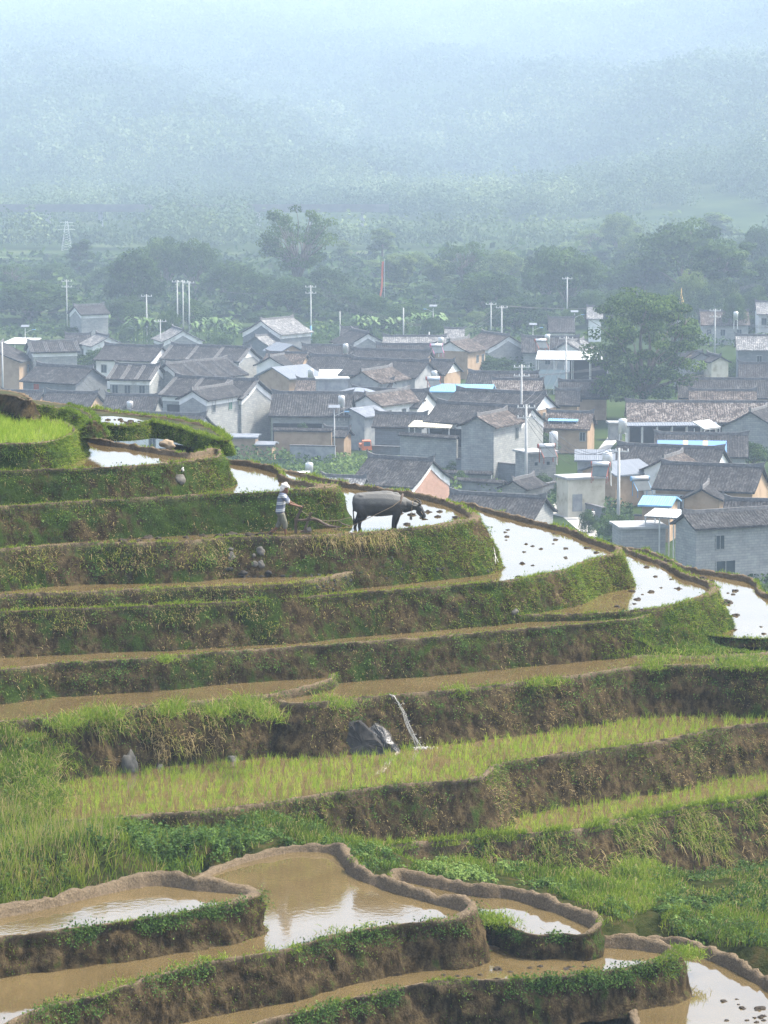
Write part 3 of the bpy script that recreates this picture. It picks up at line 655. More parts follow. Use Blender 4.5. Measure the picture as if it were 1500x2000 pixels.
M['tile_light'] = tile_mat('pale_roof_tile', (.12, .123, .13), (.42, .42, .41), .58)
M['tile_streak'] = tile_mat('patchy_roof_tile', (.05, .04, .038), (.27, .25, .235), .545)
M['ridge'] = simple('ridge_mortar', [(.06, .06, .065), (.17, .17, .17)], 3, .9)
def brick_mat(name, a, b_, mortar, sc=1.):
    m, nt, b = new_mat(name)
    tc = nt.nodes.new('ShaderNodeTexCoord'); mp = nt.nodes.new('ShaderNodeSeparateXYZ'); nt.links.new(tc.outputs['Object'], mp.inputs[0])
    cx = nt.nodes.new('ShaderNodeCombineXYZ'); nt.links.new(math_n(nt, 'ADD', mp.outputs[0], mp.outputs[1]), cx.inputs[0]); nt.links.new(mp.outputs[2], cx.inputs[1])
    br = nt.nodes.new('ShaderNodeTexBrick'); nt.links.new(cx.outputs[0], br.inputs['Vector']); br.inputs['Scale'].default_value = 1
    br.inputs['Brick Width'].default_value = .62*sc; br.inputs['Row Height'].default_value = .24*sc; br.inputs['Mortar Size'].default_value = .02; br.inputs['Mortar Smooth'].default_value = .6
    br.inputs['Color1'].default_value = (*a, 1); br.inputs['Color2'].default_value = (*b_, 1); br.inputs['Mortar'].default_value = (*mortar, 1); br.inputs['Bias'].default_value = 0
    n = noise(nt, .8, 5, .65); n2 = noise(nt, 4, 4, .7)
    c = mix(nt, 1.0, br.outputs['Color'], ramp(nt, math_n(nt, 'ADD', math_n(nt, 'MULTIPLY', n, .6), math_n(nt, 'MULTIPLY', n2, .4)), [(.3, (.62, .62, .6)), (.6, (1, 1, 1))]), 'MULTIPLY')
    nt.links.new(c, b.inputs['Base Color']); b.inputs['Roughness'].default_value = .9; bump(nt, b, br.outputs['Fac'], -.3, .02); return m
M['brick'] = brick_mat('grey_brick', (.25, .26, .26), (.32, .325, .315), (.19, .20, .20))
M['brick_dark'] = brick_mat('dark_grey_brick', (.14, .155, .17), (.18, .195, .205), (.12, .13, .14))
M['pink'] = brick_mat('pink_brick', (.36, .20, .145), (.41, .24, .17), (.32, .23, .19), .7)
def plaster(name, a, b_, st): return simple(name, [st, a, b_, b_], .9, .92, .15, .02, 6)
M['white'] = plaster('whitewash', (.60, .61, .60), (.70, .70, .69), (.42, .42, .40))
M['ochre'] = plaster('earth_wall', (.30, .215, .14), (.36, .26, .175), (.22, .155, .10))
M['cream'] = plaster('stained_cream_plaster', (.50, .46, .36), (.58, .54, .44), (.30, .25, .16))
M['concrete'] = plaster('concrete', (.24, .25, .26), (.31, .32, .32), (.15, .16, .165))
M['timber'] = simple('dark_timber', [(.02, .02, .022), (.05, .045, .04)], 5, .8, stretch=(1, 1, .1))
M['void'] = simple('inner_shade_and_black', [(.012, .013, .016), (.03, .03, .034)], 2, .9)  # near black: shade painted into openings, also black of tyres, hair and trousers
M['glass'] = simple('window_glass', [(.02, .03, .035), (.05, .07, .08)], 2, .15)
M['green_glass'] = simple('green_window', [(.03, .09, .07), (.06, .15, .12)], 2, .25)
M['red_wood'] = simple('red_painted_wood', [(.22, .05, .035), (.32, .09, .06)], 3, .6)
M['metal_blue'] = simple('blue_sheet_metal', [(.12, .27, .46), (.18, .36, .56)], 2, .45, stretch=(4, .2, 1))
M['metal_grey'] = simple('grey_sheet_metal', [(.11, .125, .15), (.18, .20, .23)], 2, .45, stretch=(4, .2, 1))
M['metal_white'] = simple('white_sheet_metal', [(.34, .36, .36), (.46, .47, .46)], 1, .45)
M['tin'] = simple('weathered_tin', [(.09, .10, .12), (.20, .22, .25)], 1.5, .5)
M['steel'] = simple('brushed_steel', [(.50, .51, .52), (.66, .67, .68)], 2, .35, metal=.5)
def panel_mat():
    m, nt, b = new_mat('blue_panels_with_yellow_strips'); tc = nt.nodes.new('ShaderNodeTexCoord'); sp = nt.nodes.new('ShaderNodeSeparateXYZ'); nt.links.new(tc.outputs['Object'], sp.inputs[0])
    f = math_n(nt, 'DIVIDE', math_n(nt, 'ADD', sp.outputs[0], 3.0), 8.0)
    c = ramp(nt, f, [(0, (.10, .22, .46)), (.28, (.42, .34, .22)), (.35, (.10, .22, .46)), (.56, (.42, .34, .22)), (.63, (.10, .22, .46))]); nt.nodes[-1].color_ramp.interpolation = 'CONSTANT'
    nt.links.new(c, b.inputs['Base Color']); b.inputs['Roughness'].default_value = .4; return m
M['panel_blue'] = panel_mat()
M['pole'] = simple('pole_concrete', [(.34, .35, .35), (.46, .46, .45)], 2, .85)
M['wire'] = simple('wire', [(.07, .07, .075)], 3, .6)

def px_point(px, py, h):
    """point h metres above the village floor seen at px, py"""
    return Vector(P(px, py, h - CAMZ))
def corr(MBo, x0, x1, f, ny=5, pitch_=.30, amp=.045, side=1):
    """corrugated slope: f(t) -> (y, z), t 0 ridge .. 1 eave"""
    nx = max(8, int((x1-x0)/(pitch_/4))); k = nx + 1
    top = []; 
    for j in range(ny+1):
        y, z = f(j/ny)
        for i in range(k):
            x = x0 + (x1-x0)*i/nx; top.append((x, side*y, z + amp*(.5+.5*math.cos(2*math.pi*x/pitch_))))
    fs = []
    for j in range(ny):
        for i in range(nx):
            a = j*k+i; fs.append((a, a+1, a+k+1, a+k) if side < 0 else (a, a+k, a+k+1, a+1))
    n = len(top); bot = []
    for j in range(ny+1):
        y, z = f(j/ny); bot += [(x0, side*y, z-.14), (x1, side*y, z-.14)]
    MBo.add(top, fs)
    vs = []; g = []
    for j in range(ny):
        y0, z0 = f(j/ny); y1, z1 = f((j+1)/ny)
        for xx, o in ((x0, 1), (x1, -1)):
            b = len(vs); vs += [(xx, side*y0, z0+amp), (xx, side*y1, z1+amp), (xx, side*y1, z1-.14), (xx, side*y0, z0-.14)]; g.append((b, b+1, b+2, b+3))
    y0, z0 = f(0); y1, z1 = f(1); b = len(vs)
    vs += [(x0, side*y0, z0-.14), (x1, side*y0, z0-.14), (x1, side*y1, z1-.14), (x0, side*y1, z1-.14)]; g.append((b, b+1, b+2, b+3)); b += 4
    vs += [(x0, side*y1, z1-.14), (x1, side*y1, z1-.14), (x1, side*y1, z1+amp), (x0, side*y1, z1+amp)]; g.append((b, b+1, b+2, b+3))
    MBo.add(vs, g)
def volume(root, c, ang, L, S, h, wall, roof, trim=None, pitch=.5, wins=(), prefix='', tips=True, rolls=0, panels=(), low=None, over=.35):
    """a gabled volume: ridge along local x, centre c, length L, span S, ridge height h; parts go under root"""
    def put(o):
        o.location = Vector((c[0], c[1], 0)) - root.location; o.rotation_euler = (0, 0, ang); return o
    hs = S/2; rise = hs*pitch; eave = h - rise; wx = L/2 - over; wy = hs - over - .1
    zt = lambda y: h - .18 - rise*abs(y)/hs - .10*math.sin(math.pi*min(1, abs(y)/hs))*rise*.6
    b = MB(); ze = zt(wy); zb = -1.2
    ys = [-wy, -wy*.5, 0, wy*.5, wy]
    v = [(-wx, y, zt(y)) for y in ys] + [(wx, y, zt(y)) for y in ys] + [(-wx, -wy, zb), (-wx, wy, zb), (wx, -wy, zb), (wx, wy, zb)]
    b.add(v, [(10, 0, 1, 2, 3, 4, 11), (12, 13, 9, 8, 7, 6, 5), (10, 12, 5, 0), (11, 4, 9, 13)])
    put(b.build(prefix + 'wall', M[wall], root))
    b = MB(); f = lambda t: (hs*t, h - rise*t - .10*math.sin(math.pi*t)*rise*.6)
    if roof.startswith('tile'):
        corr(b, -L/2, L/2, f, side=1); corr(b, -L/2, L/2, f, side=-1)
    else:
        for s in (1, -1):
            q = [(-L/2, 0, h), (L/2, 0, h), (L/2, s*hs, h-rise), (-L/2, s*hs, h-rise)]
            corr(b, -L/2, L/2, lambda t: (hs*t, h - rise*t), ny=2, pitch_=.24, amp=.03, side=s)
    ro = put(b.build(prefix + 'roof', M[roof], root, smooth=False))
    if roof.startswith('tile'):
        b = MB(); n = 10
        for i in range(n):
            x0 = -L/2 - .05 + (L+.1)*i/n; x1 = -L/2 - .05 + (L+.1)*(i+1)/n
            za = h + .55*max(0, abs(x0)/(L/2) - .8)*2.2*tips; zc = h + .55*max(0, abs(x1)/(L/2) - .8)*2.2*tips
            b.add([(x0,-.13,h-.05),(x1,-.13,h-.05),(x1,.13,h-.05),(x0,.13,h-.05),(x0,-.10,za+.26),(x1,-.10,zc+.26),(x1,.10,zc+.26),(x0,.10,za+.26)], [(0,3,2,1),(4,5,6,7),(0,1,5,4),(1,2,6,5),(2,3,7,6),(3,0,4,7)])
        if tips:
            for s in (-1, 1): b.add([(s*(L/2), -.06, h+.3), (s*(L/2), .06, h+.3), (s*(L/2+.12), 0, h+.3), (s*(L/2+.28), 0, h+.85)], [(0, 1, 3), (1, 2, 3), (2, 0, 3), (0, 2, 1)])
        rg = b.build('ridge', M['ridge'], ro)
        if rolls:
            for s in (-1, 1):
                b = MB()
                for i in range(rolls + 1):
                    x = -L/2 + .15 + (L-.3)*i/rolls
                    for dx in (-.22, 0, .22): b.tube([(x+dx, s*f(t)[0], f(t)[1] + .07) for t in (0, .25, .5, .75, 1)], .07, 5)
                b.build('tile_roll', M['ridge'], ro)
    # rake and eave bands
    if trim:
        for s in (-1, 1):
            b = MB(); x = s*(wx + .02); x2 = s*(wx + .05)
            if trim in ('band', 'bandfull'):
                wd = .75 if trim == 'band' else .5
                for a, c_ in zip(ys[:-1], ys[1:]):
                    v = [(x, a, zt(a)), (x, c_, zt(c_)), (x, c_, zt(c_)-wd), (x, a, zt(a)-wd), (x2, a, zt(a)), (x2, c_, zt(c_)), (x2, c_, zt(c_)-wd), (x2, a, zt(a)-wd)]
                    b.add(v, [(4,5,6,7),(7,6,2,3),(0,3,2,1),(0,1,5,4),(0,4,7,3),(1,2,6,5)])
            if trim in ('full', 'bandfull', 'half'):
                k = {'full': .95, 'bandfull': .62, 'half': .62}[trim]; zlow = h - rise*k - .3; yy = wy*k
                if trim == 'half': zlow = ze + .1; yy = wy*.92
                v = [(x2, -yy, max(zt(yy) - .05, zlow)), (x2, 0, zt(0)-.02), (x2, yy, max(zt(yy) - .05, zlow)), (x2, yy*.9, zlow), (x2, -yy*.9, zlow)]
                v += [(x, p[1], p[2]) for p in v]; b.add(v, [(0,1,2,3,4),(9,8,7,6,5),(0,5,6,1),(1,6,7,2),(2,7,8,3),(3,8,9,4),(4,9,5,0)])
            put(b.build(prefix + 'gable_band', M['white'], root))
        if trim in ('band',):
            for s in (-1, 1): b = MB(); b.box(-wx-.02, wx+.02, min(s*(wy+.01), s*(wy+.05)), max(s*(wy+.01), s*(wy+.05)), ze-.7, ze-.02); put(b.build(prefix + 'eave_band', M['white'], root))
    for wn in wins:
        face, u, z0, ww, hh, kind = wn
        o_ = .06; fr = MB(); pn = MB()
        def pt(a, d, z):
            if face == 'g0': return (-wx - d, a, z)
            if face == 'g1': return (wx + d, a, z)
            if face == 's0': return (a, -wy - d, z)
            return (a, wy + d, z)
        def bx(mb, a0, a1, d0, d1, z0_, z1_):
            p = [pt(a, d, z) for z in (z0_, z1_) for a, d in ((a0, d0), (a1, d0), (a1, d1), (a0, d1))]
            mb.add(p, [(0,3,2,1),(4,5,6,7),(0,1,5,4),(1,2,6,5),(2,3,7,6),(3,0,4,7)])
        if kind in ('glass', 'green_glass', 'void_win'):
            t = .09
            bx(fr, u-ww/2, u+ww/2, 0, o_, z0-t, z0); bx(fr, u-ww/2, u+ww/2, 0, o_, z0+hh, z0+hh+t)
            bx(fr, u-ww/2-t, u-ww/2, 0, o_, z0-t, z0+hh+t); bx(fr, u+ww/2, u+ww/2+t, 0, o_, z0-t, z0+hh+t); bx(fr, u-.03, u+.03, 0, o_-.01, z0, z0+hh)
            wo = put(fr.build('window', M['brick'], root)); bx(pn, u-ww/2, u+ww/2, .0, .025, z0, z0+hh); pn.build('pane', M['glass' if kind != 'green_glass' else kind], wo)
        elif kind == 'door':
            bx(pn, u-ww/2, u+ww/2, 0, .05, z0, z0+hh); d = put(pn.build('door', M['red_wood'], root)); bx(fr, u-.04, u+.04, .05, .09, z0, z0+hh); fr.build('door_post', M['timber'], d)
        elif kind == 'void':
            bx(pn, u-ww/2, u+ww/2, 0, .04, z0, z0+hh); put(pn.build('opening_shade', M['void'], root))  # dark panel on the wall stands in for the shade inside
            k = max(2, int(ww/1.6))
            for i in range(k+1):
                fr = MB(); bx(fr, u-ww/2+ww*i/k-.07, u-ww/2+ww*i/k+.07, .04, .14, z0, z0+hh); put(fr.build('post', M['timber'], root))
            pass
        else:
            bx(pn, u-ww/2, u+ww/2, 0, .06, z0, z0+hh); put(pn.build('wall_panel', M[kind], root))
    for (x0, x1, t0, t1, s, mt) in panels:
        b = MB(); za = lambda t: f(t)[1] + .10
        q = [(x0, s*hs*t0, za(t0)), (x1, s*hs*t0, za(t0)), (x1, s*hs*t1, za(t1)), (x0, s*hs*t1, za(t1))]; b.slab(q, .03); b.build('roof_sheet', M[mt], ro)
HOUSES = 0
def ridge_pose(Ax, Ay, Bx, yaw, h, L=None):
    A = px_point(Ax, Ay, h); d = Vector((math.cos(R(yaw)), math.sin(R(yaw)), 0))
    if L is None:
        # length whose far end falls on image column Bx
        k = (Bx - 750)/FOC; dep = lambda p: p.y*math.cos(PITCH) - (p.z - CAMZ)*math.sin(PITCH)
        L = (k*dep(A) - A.x)/(d.x - k*d.y*math.cos(PITCH)); L = max(3, L)
    return A, d, L
WIN_SEED = random.Random(5)
def house(label, Ax, Ay, Bx, yaw, h, S, wall='brick', roof='tile', trim=None, cat='house', wing=None, L=None, name='village_house', **kw):
    A, d, L = ridge_pose(Ax, Ay, Bx, yaw, h, L)
    c = A + d*L/2
    root = empty(name, (c.x, c.y, 0), 0, label, cat, 'houses of the village')
    if 'wins' not in kw and L > 6 and h > 4.8:
        ws = []; ez = h - S*kw.get('pitch', .5)/2; front = 's1' if d.x < 0 else 's0'
        for u in (-.28, .05, .33):
            if WIN_SEED.random() < .6: ws.append((front, u*L, ez - 1.9, .8, 1.1, WIN_SEED.choice(['glass', 'glass', 'void_win'])))
        if h > 6.5 and WIN_SEED.random() < .6: ws.append(('g0' if d.x < 0 else 'g0', WIN_SEED.uniform(-1, 1), ez - 1.2, .6, .8, 'glass'))
        kw['wins'] = ws
    volume(root, c, math.atan2(d.y, d.x), L, S, h, wall, roof, trim, **kw)
    if wing:
        wAx, wAy, wBx, wyaw, wh, wS, wL, wroof, wtrim, wwins = wing
        A2, d2, L2 = ridge_pose(wAx, wAy, wBx, wyaw, wh, wL); c2 = A2 + d2*L2/2
        volume(root, c2, math.atan2(d2.y, d2.x), L2, wS, wh, wall, wroof, wtrim, wins=wwins, prefix='wing_')
    return root
H = house
H('far white trimmed house with a dark tile roof above the banana plants', 144,597,181,30,6.8,6,'brick','tile','band',L=6)
H('grey house with palms against its wall at the left edge of the village', 54,668,148,18,7.5,5.6,'brick','tile','band',rolls=3)
H('low dark roofed house peeping out behind the leftmost palm house', 127,653,178,2,6.2,6,'brick','tile')
H('house with a pale ribbed roof and low gable behind the round tree', 213,657,186,112,6.4,6.2,'white','tile_light','band',L=7)
H('ochre earth house with one sloping roof edge cut by the left border', -28,676,0,78,7.2,11,'ochre','tile',L=8,pitch=.42)
H('long grey house with a small red barred window and patchy roof left of centre pole', 182,718,72,148,7,8,'brick_dark','tile',None,wins=[('s1',2.2,3.3,.9,1.4,'red_wood')])
H('house with curved white eave line between two grey gables', 312,714,226,163,7.4,7,'brick','tile','band',rolls=3)
H('big grey gable house with a long pale veined roof running back to the right', 323,711,438,50,7.5,8.2,'brick','tile','band',rolls=4,L=12.4)
H('large two storey grey brick house with white gable band and two small windows', 505,743,343,152,8.2,8.3,'brick','tile','band',rolls=3,
  wing=(374,762,468,62,7.8,4.8,9.8,'tile','band',[('s0',-2.9,5.,.75,1.5,'glass'),('s0',1.1,5.,.75,1.5,'green_glass')]), wins=[('s1',3.2,2.6,3.6,2.4,'void')])
H('low white gabled house at the terrace edge before the two storey house', 403,811,250,160,5.2,7.4,'white','tile',None)
H('low dark roof at the far left just above the terraces', 84,765,5,172,5.2,7,'ochre','tile')
H('low dark roof with a small ochre gable left of the terrace edge pole', 192,768,92,163,5.4,8,'ochre','tile')
H('broad low speckled roof right of the small ochre gable', 312,773,207,172,5.6,10,'brick','tile')
H('white banded gable house under the three close poles', 358,645,338,107,6.1,7.4,'brick','tile_light','band',L=8)
H('long roof with four pairs of raised tile rows and white triangular gable', 490,679,335,155,6.5,7.6,'brick','tile','bandfull',rolls=3)
H('dark roofed house with white gable left of the roof with raised tile rows', 318,677,205,157,6.4,8,'white','tile','band')
H('tall grey house with a bright sheet roof standing before the trees', 508,625,555,52,7.8,9,'brick_dark','tile_light','band',L=8.5,tips=True,wins=[('s0',0,.2,6.6,.7,'white')])
H('small low shed with a pale roof tucked before the tall grey house', 498,657,530,52,5.4,5.6,'brick_dark','tile_light',L=4)
H('small ochre gable with a blue grey roof right of the dark bush', 572,673,560,118,5.2,5,'ochre','metal_grey',L=6)
H('white gabled house with a dark roof left of the blue grey sheet roof', 526,697,560,68,5.6,5.4,'white','tile',None,L=7)
H('ochre house with a blue grey sheet roof', 530,717,592,48,5.3,7.2,'ochre','metal_grey',L=7.4,pitch=.42)
H('dark brown roof between the small ochre gable and the ochre sheet roofed house', 600,690,520,165,5.8,8,'ochre','tile_brown')
H('dark house with a steep tile roof behind the ochre sheet roofed house', 690,696,607,160,6.2,9,'ochre','tile')
H('low long tile roof below the tall pole with the blue base', 690,675,590,176,5.6,5,'brick','tile')
H('white banded gable house right of the tall pole with the blue base', 720,650,699,110,6.3,7.8,'brick','tile','band',L=8.5)
H('long narrow roof with white tile ends below the banana plants', 872,657,748,178,6,4,'brick','tile_light')
H('long narrow dark roof right of the white banded gable house', 852,673,735,177,6,5.5,'brick','tile')
H('long dark roof with an ochre gable beside the pink water heater', 842,686,685,160,6,8,'ochre','tile')
H('large pale plastered house with a lower wing and small blue window in the village centre', 838,706,687,152,7,8.2,'concrete','tile','none' if False else None,
  wing=(705,725,790,62,6.6,6.2,9,'tile_brown',None,[('s0',-1.5,2.8,.8,1.2,'green_glass')]))
H('half white half ochre gable left of the leafy bushes in the village centre', 888,705,842,156,6.3,7,'ochre','tile','half')
H('house with a brown roof, white band and ochre gable behind the leafy bushes', 878,666,905,66,6,6.8,'ochre','tile_brown','half',L=8)
H('long dark roof with a white gable below the red and white solar heater', 838,764,688,157,5.6,7.6,'white','tile',None)
H('house with a brown roof and white gable beside the curved tin canopy', 713,771,800,55,5.8,5.4,'white','tile_brown',None,L=10)
H('big speckled roof over a dark timber front right of the two storey house', 690,768,532,176,6.6,10,'brick','tile',None,wins=[('s1',1.5,.6,6,2.6,'void')])
H('square concrete house with a tin roof and open attic', 682,797,705,48,5.2,5.4,'concrete','tin',None,L=5,pitch=.35)
H('tiny ochre hut with a dark roof before the concrete house', 684,838,0,160,3.4,3.4,'ochre','tile',None,L=3.4,wins=[('s1',.5,1.1,.6,.7,'glass')],cat='hut',name='hut')
H('grey brick house with a plain tile roof left of the largest house', 835,809,733,170,5.2,5.6,'brick_dark','tile',None)
H('dark roofed house with a white and ochre gable behind the largest house', 1067,769,892,151,7,8.2,'ochre','tile','half')
H('largest grey brick house with white gable band and stepped wing above the buffalo', 1042,795,855,152,7.8,7.8,'brick','tile','band',
  wing=(930,812,990,62,7.7,5,8,'tile_brown','none' if False else None,[('s0',2.4,4.6,.7,1.3,'glass')]), wins=[('s1',3.,3.1,5,2.2,'void')])
H('long low shed with a bright blue sheet roof', 965,751,842,172,5.5,5.4,'brick','metal_blue',None,pitch=.3,cat='shed',name='shed')
H('wide dark roof above the bright blue sheet roof', 1052,729,915,168,5.7,9,'brick','tile',None)
H('broken pale roof behind the double pole', 1062,742,962,172,5.2,9,'brick','tile_streak',None)
H('white banded grey gable right of the tall pole behind the bushes', 995,655,960,118,5.6,8.4,'brick','tile_brown','band',L=9)
H('dark roof with a steel water tank behind it, left of the great tree', 1132,658,1018,178,5.4,9,'brick','tile',None)
H('low house with a veined roof left of the great tree', 1105,668,1130,62,4.9,6.4,'white','tile_light',None,L=7,rolls=2)
H('pink brick house with a white gable band at the edge of the terraces', 847,899,720,152,6.5,9.4,'pink','tile','band')
H('small pale roof peeping over the terrace rim left of the pink house', 716,933,628,163,4.9,5.5,'concrete','tile_light',None)
H('little grey brick outbuilding right of the pink house', 1000,938,1012,60,3.6,3.6,'brick','tile',None,L=5,cat='outbuilding',name='outbuilding')
H('whitewashed brick gable with a long roof right behind the buffalo terrace', 1067,972,880,157,5,6.8,'brick','tile',None)
H('ochre house in the shade of the great tree with a blue awning', 1160,806,1068,168,4.8,7,'ochre','tile_brown',None,wins=[('s1',-2,1.6,.6,1,'glass')])
H('very long roof with white and brown streaked tiles over a dark veranda', 1580,786,1222,178,5.8,8.6,'concrete','tile_streak',None,wins=[('s1',4,.5,14,2.8,'void')])
H('grey brick gable in front of the streaked roof at the right edge', 1465,804,1480,66,5.8,8.2,'brick','tile',None,L=7)
H('dark roof carrying a sheet of blue panels with two yellow strips', 1462,849,1278,174,5.1,8.6,'brick','tile',None,
  panels=[(-2.9,5.,.28,.97,1,'panel_blue')])
H('white gabled house below the blue panels', 1415,876,1206,160,5.5,7.4,'white','tile',None,
  wing=(1295,895,1372,66,5.2,5.4,6.5,'tile_brown',None,[]))
H('long dark tile roof over a white corrugated screen and ochre gable at the right', 1492,912,1292,161,6,8.6,'ochre','tile',None,wins=[('s1',-1.2,.6,7,2.6,'void'),('s1',3.6,.8,3.2,2.5,'metal_white')])
H('low shed with a ribbed pale grey roof left of the tank', 1202,878,1122,176,5,4.8,'concrete','metal_grey',None,pitch=.4,cat='shed',name='shed')
H('ochre gable with a ribbed pale grey roof beside the pole', 1165,903,1250,36,4.6,6.4,'ochre','metal_grey',None,L=6,pitch=.36)
H('small ochre gable with two vent holes below the long dark roof', 1370,955,1380,76,4.5,4.4,'ochre','tile',None,L=5)
H('ochre shed with a light blue sheet roof', 1322,970,1256,163,4.3,5,'ochre','metal_blue',None,pitch=.26,cat='shed',name='shed')
H('dark hipped looking roof behind the white two storey house at the right edge', 1560,980,1416,166,6,8,'brick','tile',None)
H('two storey whitewashed brick house with a curved porch roof at the lower right', 1333,1003,1560,24,6.5,4.6,'brick','tile',None,L=12,
  wins=[('s0',-3.2,3.4,.8,1.2,'glass'),('s0',-2.6,.2,1.9,2.1,'void_win')])
H('grey house with a long pale roof and tall window at the upper right', 1560,656,1436,176,7,8,'brick_dark','tile_light',None,wins=[('s1',1.3,2.2,.7,1.9,'glass')])
H('stained cream gable right of the great tree', 1408,696,1400,104,5.2,3.6,'cream','tile',None,L=6)
H('grey gable half hidden by the right side of the great tree', 1372,688,1360,104,5.6,6,'brick','tile',None,L=6)
H('long dark roof right of the great tree', 1570,741,1322,178,5.2,9,'ochre','tile',None)
H('lower brown roof below the long dark roof right of the great tree', 1478,763,1345,175,4.7,6.5,'ochre','tile_brown',None)
H('tiny ochre gable between two dark roofs at the right', 1421,767,1430,62,3.9,3.2,'ochre','tile',None,L=4)
H('dark speckled roof at the right edge below the cream gable', 1560,711,1442,174,6.2,9,'brick','tile',None)
H('temple with a ribbed pale roof and upturned ridge at the right edge', 1560,590,1475,178,7,8,'white','tile_light',None,cat='temple',name='temple')
H('far brown roof behind the pole and bare trunk at the right', 1462,608,1366,178,5.8,9,'brick','tile_brown',None)
H('far dark roof with a white wall behind the lamp left of the great tree', 1122,621,1070,179,6.2,9,'white','tile',None)
H('far pale roof above the top left of the great tree', 1178,599,1146,176,6.2,8,'white','tile_light',None)
H('far low roof in the trees behind the banana plants', 908,642,868,177,5.4,6,'white','tile_light',None)
H('far roof in the trees left of the red pennant', 700,640,668,176,5,6,'white','tile',None)
H('ochre shed with a flat tin roof at the foot of the two storey house', 507,847,440,176,3.4,4.2,'ochre','tin',None,pitch=.12,cat='shed',name='shed',wins=[('s1',1.4,-.5,1.9,2.6,'void')])
H('small brick shed with tin roof in the garden right of the ochre shed', 540,862,515,170,2.6,3,'ochre','tin',None,L=2.4,pitch=.2,cat='shed',name='shed')
H('roof gap filler house' if False else 'low brown roofed house between the dark timber front and the pavilion', 655,742,580,172,5.4,7,'ochre','tile_brown',None)
H('narrow grey house behind the curved tin canopy', 770,742,700,165,5.2,6,'brick','tile',None)
H('dark low roof at the foot of the great tree', 1190,745,1090,176,5.,8,'ochre','tile',None)
H('roof of dark tiles left of the blue awning house', 1135,762,1085,174,5,7,'ochre','tile',None)
# ------------------------------------------------------------ trees
M['bark'] = simple('bark', [(.05, .042, .034), (.13, .11, .09), (.18, .16, .13)], 3, .95, .6, .05, stretch=(1, 1, .2))
M['crown'] = foliage_mat('tree_crown_leaf', [(0, (.007, .018, .006)), (.35, (.020, .048, .011)), (.7, (.055, .105, .020)), (1, (.12, .18, .038))], .34)
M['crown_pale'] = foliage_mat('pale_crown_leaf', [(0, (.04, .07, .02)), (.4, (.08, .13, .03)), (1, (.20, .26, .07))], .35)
def crown_pts(clumps, per, leaf, base_c, spread_c=.25):
    """clumps: (centre, radii). Leaves lie in a shell round each clump, thicker on its outside"""
    cs, ns, ss, cc = [], [], [], []
    for ce, ra in clumps:
        k = max(6, int(per*rng.uniform(.7, 1.3))); d = unit(rng.normal(0, 1, (k, 3)))
        r = (rng.uniform(.35, 1.0, k)**.45)[:, None]*(1 + .22*nz(d, 2.2, rng.random()*9)[:, None])
        cs.append(np.array(ce) + d*r*np.array(ra)); n_ = unit(d + rng.normal(0, .55, (k, 3)) + np.array([0, 0, .35])); ns.append(n_)
        ss.append(leaf*rng.uniform(.6, 1.4, k)); cc.append(np.clip(base_c + rng.normal(0, .10) + rng.normal(0, spread_c*.5, k) , 0, 1))
    return np.concatenate(cs), np.concatenate(ns), np.concatenate(ss), np.concatenate(cc)
def limb(b, p, q, r0, r1, sag=.15, n=5):
    p, q = np.array(p, float), np.array(q, float); L = np.linalg.norm(q-p); o = rng.normal(0, .07, 3)*L
    pts = [p + (q-p)*t + o*math.sin(math.pi*t) + np.array([0, 0, sag*L*math.sin(math.pi*t)*.5]) for t in np.linspace(0, 1, n)]
    b.tube(pts, r0, 6, r1)
